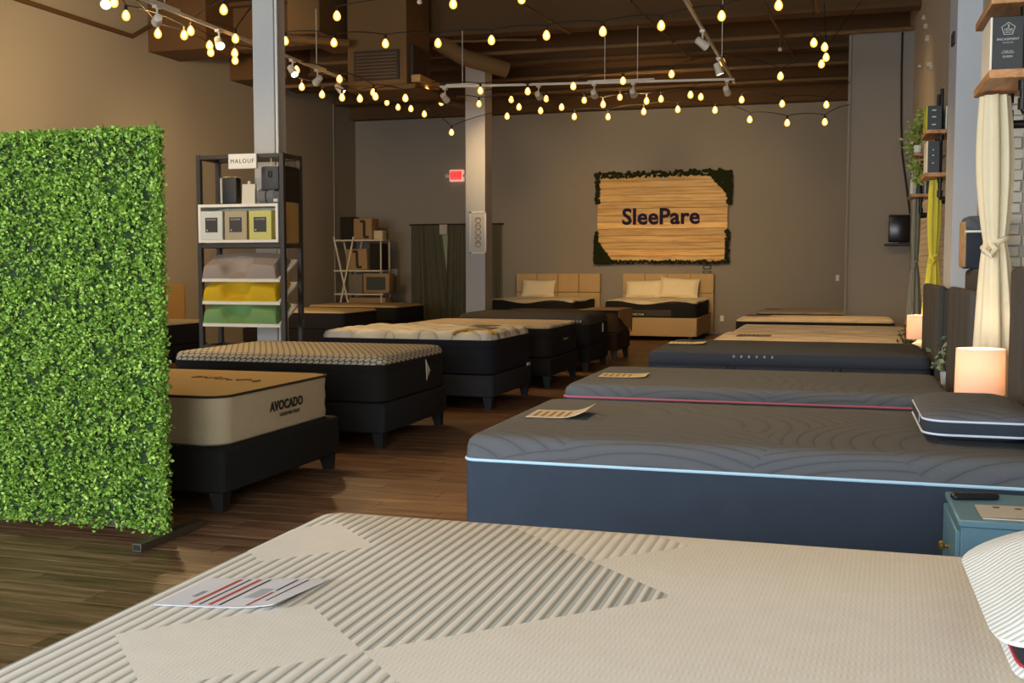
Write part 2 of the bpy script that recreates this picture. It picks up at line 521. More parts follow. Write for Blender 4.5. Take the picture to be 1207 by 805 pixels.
# moon phase poster on it
t = thing('poster', 'narrow white framed moon phase poster on the back post', 'poster', (-6.37, 18.98, 1.76))
bm = NB()
fx0, fx1, fz0, fz1 = -6.54, -6.22, 1.75, 2.52
for q in ((fx0, fx0+.03, fz0, fz1), (fx1-.03, fx1, fz0, fz1), (fx0, fx1, fz0, fz0+.03), (fx0, fx1, fz1-.03, fz1)):
    box(bm, q[0], q[1], 18.965, 18.998, q[2], q[3])
part(t, 'frame', bm, plain('white_frame', '#fbf8f0', 0.5))
bm = NB(); box(bm, fx0+.02, fx1-.02, 18.98, 18.998, fz0+.02, fz1-.02); part(t, 'print', bm, plain('poster_paper', '#ded6c4', 0.7))
m_ink = plain('poster_ink', '#6b6258', 0.8)
for k in range(5):
    bm = NB(); cz = 1.92 + k*0.11
    ph = (-.6, -.25, 0, .25, .6)[k]
    pts = [(math.cos(2*math.pi*i/20)*0.05, math.sin(2*math.pi*i/20)*0.05) for i in range(20)]
    tube(bm, [(-6.38+a, 18.978, cz+b_) for a, b_ in pts], 0.005, 6, True)
    if ph: tube(bm, [(-6.38+math.cos(R(a))*0.05, 18.978, cz+math.sin(R(a))*0.05*ph) for a in range(-180 if ph < 0 else 0, 1 if ph < 0 else 181, 15)], 0.005, 6)
    part(t, 'moon', bm, m_ink)

# exit sign, switch plates, curtains on the back wall
t = thing('exit_sign', 'lit red exit sign with two lamp heads on the back wall', 'exit sign', (-8.77, 24.5, 3.55))
bm = NB(); box(bm, -8.95, -8.60, 24.48, 24.6, 3.53, 3.81, 0.02, 2); part(t, 'housing', bm, emit('exit_housing', (1, .45, .38, 1), 0.35, (.9, .7, .65, 1)))
bm = NB(); box(bm, -8.92, -8.63, 24.46, 24.485, 3.57, 3.78, 0.01, 1); part(t, 'face', bm, emit('exit_face', (1, .08, .07, 1), 0.5, (.8, .1, .1, 1)))
part(t, 'lettering', text_bm('EXIT', 0.15, 0.004, frame_mx((-8.775, 24.45, 3.675), (1,0,0), (0,0,1))), emit('exit_letters', (1, .02, .02, 1), 0.45, (.5, 0, 0, 1)))
for xx in (-9.0, -8.55):
    bm = NB(); lathe(bm, 0, 0, [(0.02, -0.03), (0.045, 0.0), (0.05, 0.05), (0.02, 0.06)], 14, frame_mx((xx, 24.5, 3.66), (1,0,0), (0,0,1)))
    part(t, 'lamp_head', bm, plain('lamp_head_white', '#d8cfbf', 0.4))
m_plate = plain('white_plate', '#e9e2d2', 0.4)
for (x, z, w, h, lab, nm, ct) in ((-2.52, 0.36, .08, .13, 'white wall outlet right of the tan bed with two pillows', 'wall_outlet', 'outlet'),
                         (-0.06, 1.27, .07, .13, 'small white light switch beside the grey partition', 'light_switch', 'switch'),
                         (-10.42, 1.38, .16, .16, 'square pale switch plate right of the white storage rack', 'switch_plate', 'switch')):
    t = thing(nm, lab, ct, (x, 24.6, z))
    bm = NB(); box(bm, x-w/2, x+w/2, 24.575, 24.6, z-h/2, z+h/2, 0.006, 1); part(t, 'plate', bm, m_plate)
    bm = NB(); box(bm, x-w*.2, x+w*.2, 24.565, 24.58, z-h*.28, z+h*.28, 0.003, 1); part(t, 'toggle', bm, m_plate)
# dark curtain in three panels
m_dcurt = fabric('dark_curtain_cloth', '#5d5a48', 0.3, 200, 0.10)
def pleats(x0, x1, zt, zb, y, amp, n, lean0=0, lean1=0, seed=0):
    rnd = random.Random(seed); ph = [rnd.uniform(0, 6.28) for _ in range(4)]
    def fn(u, v):
        xa = x0 + lean0*v; xb = x1 + lean1*v
        s = amp*(math.sin(u*n*6.28+ph[0]) + 0.5*math.sin(u*n*2.3*6.28+ph[1]))*(0.5+0.5*v)
        return (xa+(xb-xa)*u, y - abs(s)*0.8 - s*0.4, zt+(zb-zt)*v)
    return fn
t = thing('curtain', 'dark olive back wall curtains with a pale gap between them', 'curtain', (-8.8, 24.5, 0))
for k, (x0, x1, l0, l1) in enumerate(((-9.93, -9.17, 0, .28), (-8.98, -8.2, -.08, 0.0), (-8.2, -7.66, 0, 0))):
    bm = NB(); sheet(bm, pleats(x0, x1, 2.5, 0.05, 24.50, 0.05, 6, l0, l1, k), 70, 6, 0.008); part(t, 'panel', bm, m_dcurt)
bm = NB(); tube(bm, [(-9.98, 24.5, 2.52), (-7.6, 24.5, 2.52)], 0.018, 8); part(t, 'rod', bm, plain('dark_rod', '#2c2822', 0.5))
bm = NB(); box(bm, -9.17, -8.98, 24.53, 24.58, 1.1, 2.3); part(t, 'gap_light_pane', bm, plain('gap_light_green', '#9aa38c', 0.25))  # pane colour stands for the green-white light in the curtain gap
bm = NB(); box(bm, -9.19, -8.99, 24.42, 24.47, 2.28, 2.52, 0.01, 1); part(t, 'header_plate', bm, plain('header_plate', '#b9b39f', 0.5))

# ================================================================== WOODEN SIGN
m_signwood = wood('sign_wood', '#b88642', '#dcb066', '#e8c785', 0, 0.7, 0.5)
m_moss = fabric('dark_moss', '#262a12', 0.9, 60, 0.35, 1.0, dist=0.02)
SX0, SX1, SZ0, SZ1, SY = -5.40, -2.36, 1.60, 3.60, 24.50
t = thing('wall_sign', 'wooden plank wall sign with moss border and dark lettering', 'sign', (-3.88, 24.55, 1.6))
npk = 13
for i in range(npk):
    h = (SZ1-SZ0)/npk
    dx = random.uniform(-.01, .01)
    bm = NB(); box(bm, SX0+0.05+dx, SX1-0.05+dx, SY, SY+0.06, SZ0+i*h+.003, SZ0+(i+1)*h-.003, 0.004, 1)
    part(t, 'plank', bm, m_signwood)
bm = NB()
rm = random.Random(5)
def blob(x, z, s):
    r_ = s
    mx = Matrix.Translation((x, SY-0.01-rm.uniform(0, .04), z)) @ Matrix.Rotation(rm.uniform(0, 3), 4, 'Y') @ Matrix.Diagonal((r_, r_*0.7, r_*rm.uniform(.7, 1.1), 1))
    bmesh.ops.create_icosphere(bm, subdivisions=1, radius=1.0, matrix=mx)
for i in range(190):   # top edge, thicker to the right
    f = i/190; x = SX0 + f*(SX1-SX0)
    blob(x, SZ1 - 0.02 + 0.06*rm.uniform(-1, 1) + 0.02*f, rm.uniform(.022, .05))
for i in range(170):   # bottom edge
    f = i/170; x = SX0 + f*(SX1-SX0)
    blob(x, SZ0 + 0.02 + 0.03*rm.uniform(-1, 1), rm.uniform(.02, .042))
for i in range(60):    # left top and left bottom
    blob(SX0 + 0.04 + rm.uniform(-.03, .05), SZ1 - (i/60)*0.66, rm.uniform(.025, .05))
    blob(SX0 + 0.03 + rm.uniform(-.03, .04), SZ0 + (i/60)*0.72, rm.uniform(.025, .045))
    blob(SX1 - 0.02 + rm.uniform(-.05, .04), SZ1 - (i/60)*0.72, rm.uniform(.03, .055))
    blob(SX1 - 0.05 + rm.uniform(-.04, .03), SZ0 + (i/60)*0.74, rm.uniform(.022, .042))
for i in range(420):   # filled corners
    a, b_ = rm.random(), rm.random()
    if a + b_ < 1:
        blob(SX0 + a*0.42, SZ0 + (b_**1.1)*0.55, rm.uniform(.04, .06))
        blob(SX1 - a*0.50, SZ1 - b_*0.52, rm.uniform(.04, .06))
part(t, 'moss', bm, m_moss, 'dark green moss border', 'stuff')
m_letter = plain('sign_lettering', '#20163a', 0.75, 0, 0.2, 0.25, 3)
part(t, 'lettering', text_bm('SleePare', 0.50, 0.015, frame_mx((-3.90, SY-0.03, 2.625), (1,0,0), (0,0,1)), 1.02, bold=0.012), m_letter, 'dark purple letters', smooth=False)
# small dark plates under the sign
t = thing('wall_plate', 'small dark wall plates below the wooden sign', 'wall plate', (-2.86, 24.58, 1.4))
for zz, hh in ((1.50, .10), (1.39, .06)):
    bm = NB(); box(bm, -2.95, -2.77, 24.57, 24.6, zz-hh/2, zz+hh/2, 0.004, 1); q = part(t, 'plate', bm, plain('dark_plate', '#1f1b16', 0.5))
    bm = NB(); box(bm, -2.92, -2.80, 24.56, 24.572, zz-hh*.22, zz+hh*.22); part(q, 'insert', bm, plain('plate_insert', '#8a8270', 0.5))

# ================================================================== BEDS
m_base = fabric('charcoal_upholstery', '#2b2a2b', 0.3, 300, 0.12)
m_base2 = fabric('black_upholstery', '#232220', 0.3, 300, 0.12)
m_leg = plain('dark_leg_wood', '#1d1b1a', 0.5)
m_brownbase = fabric('brown_upholstery', '#3a281d', 0.3, 300, 0.12)

def platform(name, label, x0, x1, y0, y1, zl, zt, mat, legmat=None, group=None, lw=0.10, corner_cover=False):
    """upholstered platform on four tapered legs"""
    t = thing(name, label, 'bed base', ((x0+x1)/2, (y0+y1)/2, 0), group)
    bm = NB(); rloft(bm, x0, x1, y0, y1, 0.03, [(0.012, zl), (0.0, zl+0.012), (0.0, zt-0.015), (0.015, zt)], 4); part(t, 'rail', bm, mat)
    for sx in (0, 1):
        for sy in (0, 1):
            cx = (x0+0.075, x1-0.075)[sx]; cy = (y0+0.075, y1-0.075)[sy]
            bm = NB(); frustum(bm, cx, cy, 0.0, zl+0.004, lw*0.62, lw*0.62, lw, lw, (-.012, .012)[sx], (-.012, .012)[sy]); part(t, 'leg', bm, legmat or m_leg)
    return t

def piping(parent, x0, x1, y0, y1, r, z, rad, mat, name='piping'):
    bm = NB(); tube(bm, [(x, y, z) for x, y in rrect(x0, x1, y0, y1, r, 8, 10)], rad, 6, True)
    return part(parent, name, bm, mat)

def tag(parent, bm, col='#e6e2d8'):
    return part(parent, 'tag', bm, plain('white_tag', col, 0.6))

FOOT = {1: -3.62, 2: -3.60, 3: -3.46, 4: -3.43, 5: -3.42, 6: -3.38}
# ---- left row, bed 1: beige mattress with brown piping
t = platform('bed_base', 'black low platform under the beige mattress beside the leaf screen', -5.7, -3.56, 5.74, 7.34, 0.12, 0.395, m_base2)
m_bei = fabric('beige_mattress_side', '#cdbc9b', 0.5, 40, 0.05, 0.9, (1, 1, 5), dist=0.008)
m_beit = fabric('tan_mattress_top', '#cfae72', 0.25, 60, 0.05, 0.9)
mt = thing('mattress', 'beige mattress with dark brown piping and printed name', 'mattress', (-4.6, 6.54, 0.395))
bm = NB(); rloft(bm, -5.62, -3.61, 5.80, 7.31, 0.13, [(0.02, 0.396), (0.003, 0.41), (0.0, 0.45), (0.006, 0.50), (0.0, 0.56), (0.005, 0.62), (0.0, 0.675), (0.004, 0.70)], 8); part(mt, 'side_panel', bm, m_bei)
bm = NB(); rloft(bm, -5.62, -3.61, 5.80, 7.31, 0.13, [(0.004, 0.70), (0.006, 0.708), (0.05, 0.716), (0.25, 0.724), (0.5, 0.727)], 8); tp = part(mt, 'top_panel', bm, m_beit)
piping(mt, -5.625, -3.605, 5.795, 7.315, 0.135, 0.704, 0.009, plain('brown_piping', '#3b2412', 0.8))
m_print = plain('dark_print', '#2b2013', 0.8)
part(mt, 'lettering', text_bm('AVOCADO', 0.088, 0.001, frame_mx((-3.606, 6.62, 0.568), (0,1,0), (0,0,1)), 1.05, bold=0.003), m_print, smooth=False)
part(mt, 'lettering', text_bm('GREEN MATTRESS', 0.034, 0.001, frame_mx((-3.606, 6.66, 0.505), (0,1,0), (0,0,1)), 1.05), m_print, smooth=False)
bm = NB()
rm = random.Random(2)
for k in range(6):
    x = -4.35 + k*0.09; pts = [(x + rm.uniform(-.03, .03) + i*.035, 6.65 + rm.uniform(-.05, .05) - k*.02, 0.7275) for i in range(4)]
    tube(bm, pts, 0.006, 5)
part(tp, 'embroidery', bm, plain('brown_thread', '#8a6a3a', 0.8))

# ---- left row, bed 2: honeycomb top
def hex_mat():
    N = NT('honeycomb_top'); o = N.obj()
    S = 0.058
    sx = N.n('ShaderNodeSeparateXYZ'); N.l(o, sx.inputs[0])
    cb = N.n('ShaderNodeCombineXYZ'); N.l(N.math('SUBTRACT', sx.outputs[0], sx.outputs[2]), cb.inputs[0]); N.l(N.math('ADD', sx.outputs[1], sx.outputs[2]), cb.inputs[1])
    p = N.mapping(cb.outputs[0], (1/S, 1/S, 0))
    half = (0.5, 0.8660254, 0.0); per = (1.0, 1.7320508, 1.0)
    def cell(v):
        nd = N.n('ShaderNodeVectorMath', operation='WRAP'); N.l(v, nd.inputs[0]); nd.inputs[1].default_value = (0.5, 0.8660254, 0.5); nd.inputs[2].default_value = (-0.5, -0.8660254, -0.5)
        return nd.outputs[0]
    def hexd(v):
        s = N.n('ShaderNodeSeparateXYZ'); N.l(v, s.inputs[0])
        ax = N.math('ABSOLUTE', s.outputs[0]); ay = N.math('ABSOLUTE', s.outputs[1])
        return N.math('MAXIMUM', ax, N.math('ADD', N.math('MULTIPLY', ax, 0.5), N.math('MULTIPLY', ay, 0.8660254)))
    a = hexd(cell(p)); b = hexd(cell(N.vmath('ADD', p, half).outputs[0]))
    d = N.math('MINIMUM', a, b)      # 0 centre .. 0.5 edge
    f = N.n('ShaderNodeMapRange'); N.l(d, f.inputs[0]); f.inputs[1].default_value = 0.36; f.inputs[2].default_value = 0.45
    N.l(N.mix(f.outputs[0], c('#d9cdb6'), c('#5d5346')), N.b.inputs['Base Color'])
    N.b.inputs['Roughness'].default_value = 0.9
    N.bump(N.math('SUBTRACT', 1.0, N.math('MULTIPLY', d, d)), 0.8, 0.02)
    return N.m
m_hex = hex_mat()
m_blk = fabric('black_mattress_side', '#272524', 0.3, 300, 0.12)
t = platform('bed_base', 'black upholstered platform under the honeycomb topped mattress', -5.65, -3.585, 8.22, 9.72, 0.125, 0.37, m_base, m_base)
mt = thing('mattress', 'black mattress with white honeycomb patterned top', 'mattress', (-4.6, 8.97, 0.37))
bm = NB(); rloft(bm, -5.63, -3.60, 8.24, 9.74, 0.12, [(0.03, 0.371), (0.004, 0.385), (0.0, 0.42), (0.0, 0.60), (0.008, 0.62)], 8); part(mt, 'side_panel', bm, m_blk)
bm = NB(); rloft(bm, -5.63, -3.60, 8.24, 9.74, 0.12, [(0.01, 0.618), (0.0, 0.635), (0.0, 0.68), (0.012, 0.692)], 8); part(mt, 'pillow_top', bm, m_blk)
bm = NB(); rloft(bm, -5.63, -3.60, 8.24, 9.74, 0.12, [(0.008, 0.690), (0.004, 0.705), (0.012, 0.735), (0.032, 0.756), (0.09, 0.767), (0.3, 0.774), (0.6, 0.776)], 8); part(mt, 'top_panel', bm, m_hex)
bm = NB()
v = [bm.verts.new(p) for p in ((-3.592, 9.18, 0.665), (-3.585, 9.27, 0.56), (-3.592, 9.20, 0.47), (-3.575, 9.15, 0.55), (-3.588, 9.18, 0.665), (-3.58, 9.27, 0.56), (-3.588, 9.20, 0.47), (-3.57, 9.15, 0.55))]
bm.faces.new((v[0], v[1], v[2], v[3])); bm.faces.new((v[7], v[6], v[5], v[4]))
for i in range(4): bm.faces.new((v[i], v[4+i], v[4+(i+1) % 4], v[(i+1) % 4]))
tag(mt, bm)
def flyer(label, x0, y0, x1, y1, z, curl=0.02, rot=0, cols=('#d9d2c2', '#8d6f4c'), group=None):
    t = thing('price_sheet', label, 'paper', ((x0+x1)/2, (y0+y1)/2, z), group)
    cx, cy = (x0+x1)/2, (y0+y1)/2
    def fn(u, v):
        x, y = x0+(x1-x0)*u, y0+(y1-y0)*v
        zz = z + 0.004 + curl*max(0, u-0.55)**2*4
        dx, dy = x-cx, y-cy
        return (cx+dx*math.cos(rot)-dy*math.sin(rot), cy+dx*math.sin(rot)+dy*math.cos(rot), zz)
    bm = NB(); sheet(bm, fn, 10, 4, 0.0015); part(t, 'sheet', bm, plain('sheet_paper', cols[0], 0.35))
    for k in range(5):
        u0, v0 = 0.08+k*0.13, 0.16
        bm = NB(); sheet(bm, lambda u, v, u0=u0, v0=v0: tuple(Vector(fn(u0+u*0.06, v0+v*0.62)) + Vector((0, 0, 0.0009))), 2, 4, 0.0006)
        part(t, 'print', bm, plain('sheet_ink', cols[1], 0.5))
    return t
flyer('tan price sheet lying on the honeycomb mattress', -4.25, 9.15, -3.85, 9.42, 0.768, 0.0, 0.1, ('#b89b68', '#4a3a22'))

# ---- left row, bed 3: plush white quilted top, navy sides
def quilt_mat(name, col, cell=0.20, strength=1.0):
    N = NT(name); o = N.obj()
    m1 = N.mapping(o, (1/cell, 1/cell, 0), rot=(0, 0, R(38)))
    s = N.n('ShaderNodeSeparateXYZ'); N.l(m1, s.inputs[0])
    def tri(x): return N.math('ABSOLUTE', N.math('SINE', N.math('MULTIPLY', x, math.pi)))
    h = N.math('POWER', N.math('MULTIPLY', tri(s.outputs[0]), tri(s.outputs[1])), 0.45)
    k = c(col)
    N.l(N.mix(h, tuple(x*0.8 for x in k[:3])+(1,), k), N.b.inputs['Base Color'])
    N.b.inputs['Roughness'].default_value = 0.85
    N.b.inputs['Sheen Weight'].default_value = 0.2
    N.bump(h, strength, 0.05)
    return N.m
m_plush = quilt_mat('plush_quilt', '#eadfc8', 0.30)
m_navy = fabric('navy_mattress_side', '#24262d', 0.3, 300, 0.12)
t = platform('bed_base', 'dark platform under the plush white topped navy mattress', -5.48, -3.45, 10.74, 12.22, 0.14, 0.365, fabric('slate_upholstery', '#35353a', 0.3, 300, 0.12), fabric('slate_leg', '#35353a', 0.3, 300, 0.1))
mt = thing('mattress', 'tall navy mattress with plush white quilted top and gold corner', 'mattress', (-4.5, 11.48, 0.365))
bm = NB(); rloft(bm, -5.46, -3.46, 10.76, 12.26, 0.11, [(0.03, 0.366), (0.004, 0.385), (0.0, 0.42), (0.0, 0.62), (0.006, 0.635)], 8); part(mt, 'side_panel', bm, m_navy)
bm = NB(); rloft(bm, -5.46, -3.46, 10.76, 12.26, 0.11, [(0.01, 0.632), (0.0, 0.65), (0.0, 0.72), (0.012, 0.735)], 8); part(mt, 'pillow_top', bm, m_navy)
def puff(x, y):
    a = math.sin((x+y*0.35)/0.31*math.pi); b_ = math.sin((x*0.35-y)/0.31*math.pi)
    return 0.022*(abs(a*b_)**0.4) - 0.012
bm = NB(); rloft(bm, -5.46, -3.46, 10.76, 12.26, 0.11, [(0.010, 0.735), (0.012, 0.76), (0.03, 0.795), (0.07, 0.815)] + [(0.10+0.035*i, 0.82) for i in range(17)], 6, 46, puff); tp = part(mt, 'top_panel', bm, m_plush)
# gold embroidered corner band
bm = NB()
pts = [(-3.46-0.02-0.33*math.cos(R(a)), 10.79+0.26*math.sin(R(a)), 0.812+0.012) for a in range(0, 91, 10)]
tube(bm, [(-3.90, 10.775, 0.79)] + [(-3.88+0.02*i, 10.80+0.035*i, 0.812+0.004*i) for i in range(5)] + [(-3.74+0.04*i, 10.95+0.012*i, 0.830-0.001*i) for i in range(4)] + [(-3.58+0.03*i, 10.97-0.035*i, 0.830-0.010*i) for i in range(4)], 0.020, 8)
part(tp, 'corner_band', bm, fabric('gold_band', '#b98a35', 0.3, 120, 0.1), 'gold embroidered corner band')
bm = NB(); box(bm, -3.455, -3.44, 12.02, 12.14, 0.365, 0.40, 0.004, 1); tag(mt, bm)
flyer('dark price sheet on the plush white quilted mattress', -3.98, 11.45, -3.66, 11.75, 0.842, 0.0, 0.0, ('#4b3c26', '#8b7a55'))

# ---- left row, beds 4 to 6
t = platform('bed_base', 'black platform under the fourth mattress of the left aisle row', -5.45, -3.43, 13.05, 14.52, 0.14, 0.36, m_base2)
mt = thing('mattress', 'tall black mattress with flat tan top in the left row', 'mattress', (-4.45, 13.8, 0.36))
bm = NB(); rloft(bm, -5.45, -3.45, 13.05, 14.55, 0.11, [(0.03, 0.361), (0.0, 0.39), (0.0, 0.60), (0.006, 0.615), (0.0, 0.63), (0.0, 0.72), (0.01, 0.735)], 8); part(mt, 'side_panel', bm, m_blk)
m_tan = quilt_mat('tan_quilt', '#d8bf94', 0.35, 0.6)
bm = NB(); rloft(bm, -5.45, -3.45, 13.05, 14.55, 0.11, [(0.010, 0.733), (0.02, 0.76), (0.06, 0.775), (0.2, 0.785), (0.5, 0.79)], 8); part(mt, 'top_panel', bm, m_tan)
bm = NB(); box(bm, -3.452, -3.44, 13.75, 13.98, 0.555, 0.575, 0.003, 1); tag(mt, bm, '#a9a698')
t = platform('bed_base', 'black platform under the dark topped fifth mattress of the left row', -5.43, -3.42, 15.15, 16.5, 0.14, 0.36, m_base2)
mt = thing('mattress', 'dark grey mattress with a white dotted border in the left row', 'mattress', (-4.43, 15.8, 0.36))
bm = NB(); rloft(bm, -5.43, -3.42, 15.10, 16.55, 0.14, [(0.03, 0.361), (0.0, 0.40), (0.0, 0.66), (0.01, 0.675)], 8); part(mt, 'side_panel', bm, m_blk)
m_dkgrey = fabric('dark_grey_top', '#4a4744', 0.3, 200, 0.08)
bm = NB(); rloft(bm, -5.43, -3.42, 15.10, 16.55, 0.14, [(0.010, 0.673), (0.0, 0.70), (0.004, 0.745), (0.03, 0.79), (0.12, 0.83), (0.4, 0.84)], 8); tp = part(mt, 'top_panel', bm, m_dkgrey)
dotm = None
for k in range(12):
    bm = NB(); box(bm, -4.05+k*0.045, -4.02+k*0.045, 15.090, 15.108, 0.71, 0.745, 0.004, 1); part(tp, 'dot', bm, plain('white_dot', '#c9c3b5', 0.7))
bm = NB(); box(bm, -3.425, -3.41, 16.02, 16.08, 0.53, 0.66, 0.004, 1); tag(mt, bm)
t = platform('bed_base', 'dark brown platform under the sixth bed of the left row', -5.40, -3.38, 17.0, 18.1, 0.17, 0.45, m_brownbase, plain('brown_leg', '#2a1a10', 0.5))
mt = solo('mattress', 'brown mattress under a tan throw, last of the left aisle row', 'mattress', rloft(NB(), -5.40, -3.38, 17.0, 18.12, 0.12, [(0.02, 0.451), (0.0, 0.47), (0.0, 0.74), (0.03, 0.78), (0.2, 0.80), (0.45, 0.803)], 8), fabric('brown_mattress_cloth', '#5b4733', 0.3, 200, 0.1), (-4.4, 17.5, 0.451))
m_throw = fabric('tan_throw_cloth', '#b3966c', 0.3, 150, 0.08)
def throw_fn(u, v):
    # lies over the foot end, hanging down the end face in a point
    yy = 16.99 + 1.14*u
    if v < 0.5: return (-4.0 + 0.63*v/0.5, yy, 0.815)
    d = (v-0.5)/0.5; drop = 0.40*(0.25+0.75*u)
    return (-3.365 + 0.01*math.sin(u*9), yy, 0.812 - drop*d)
solo('throw', 'tan throw draped over the foot of the last left row bed', 'blanket', sheet(NB(), throw_fn, 16, 12, 0.008), m_throw, (-3.7, 17.5, 0.80))

# ---- row along the left wall
for k, (y0, y1, h, lab, lab2, col) in enumerate((
        (12.75, 14.3, .72, 'black base of the wall row bed seen past the leaf screen', 'cream topped mattress seen between leaf screen and display shelf', '#d9c49c'),
        (17.75, 19.3, .715, 'black base of the lower bed right of the display shelf', 'tan topped dark mattress of the lower bed right of the display shelf', '#d3b88a'),
        (20.75, 22.35, .71, 'dark base of the bed in front of the white rack', 'tan topped dark mattress in front of the white rack', '#c9ab7b'))):
    xf = (-9.1, -8.52, -8.75)[k]
    platform('bed_base', lab, xf-2.05, xf, y0, y1, 0.13, 0.38, m_base2)
    mt = thing('mattress', lab2, 'mattress', (xf-1, (y0+y1)/2, 0.38))
    bm = NB(); rloft(bm, xf-2.05, xf, y0, y1, 0.1, [(0.02, 0.381), (0.0, 0.40), (0.0, h-.05), (0.01, h-.04)], 6); part(mt, 'side_panel', bm, (m_bei, m_blk, m_blk)[k] if k else m_blk)
    bm = NB(); rloft(bm, xf-2.05, xf, y0, y1, 0.1, [(0.008, h-.042), (0.015, h-.02), (0.05, h), (0.4, h+.01)], 6); part(mt, 'top_panel', bm, fabric('cream_top_%s' % 'abc'[k], col, 0.3, 80, 0.06))
hb = thing('headboard', 'plain tan headboard against the left wall behind the leaf screen', 'headboard', (-11.3, 15.5, 0))
bm = NB(); box(bm, XL+.01, -11.25, 12.5, 16.98, 0.0, 1.2, 0.04, 3); part(hb, 'panel', bm, fabric('tan_headboard', '#a98754', 0.3, 150, 0.06))
flyer('pale price sheet on the bed in front of the white rack', -9.5, 21.9, -9.1, 22.15, 0.722, 0.0, 0.0, ('#d9c9a6', '#8d7a55'))

# ---- two tan beds against the back wall
m_tanup = fabric('tan_upholstery', '#c0a377', 0.3, 150, 0.05)
m_wtop = quilt_mat('ivory_top', '#e3d2ac', 0.4, 0.5)
m_pillow = fabric('ivory_pillow', '#eedfb9', 0.3, 80, 0.05)
m_mstrip = fabric('grey_band', '#45423b', 0.3, 200, 0.1)
def cushion(name, label, cx, cy, cz, w, h, th, mat, tilt=0.35, rz=0.0, group=None, facing=-1, cat='pillow'):
    """plump pillow standing against something: width along X, height along Z, faces -Y"""
    bm = NB()
    nx, nz = 14, 10
    mx = Matrix.Translation((cx, cy, cz)) @ Matrix.Rotation(rz, 4, 'Y') @ Matrix.Rotation(-tilt, 4, 'X')
    def pt(i, j, s):
        u, v = i/nx*2-1, j/nz*2-1
        e = (max(0, 1-abs(u)**2.6)*max(0, 1-abs(v)**2.6))**0.45
        pin = 1 - 0.06*(1-abs(u)**2)*abs(v)**3 ; pin2 = 1 - 0.06*(1-abs(v)**2)*abs(u)**3
        return mx @ Vector((u*w/2*pin2, s*th/2*e, (v*pin)*h/2))
    A = [[bm.verts.new(pt(i, j, -1)) for j in range(nz+1)] for i in range(nx+1)]
    B = [[(A[i][j] if i in (0, nx) or j in (0, nz) else bm.verts.new(pt(i, j, 1))) for j in range(nz+1)] for i in range(nx+1)]
    for i in range(nx):
        for j in range(nz):
            bm.faces.new((A[i][j], A[i+1][j], A[i+1][j+1], A[i][j+1]))
            try: bm.faces.new((B[i][j], B[i][j+1], B[i+1][j+1], B[i+1][j]))
            except ValueError: pass
    return solo(name, label, cat, bm, mat, (cx, cy, cz-h/2), group)
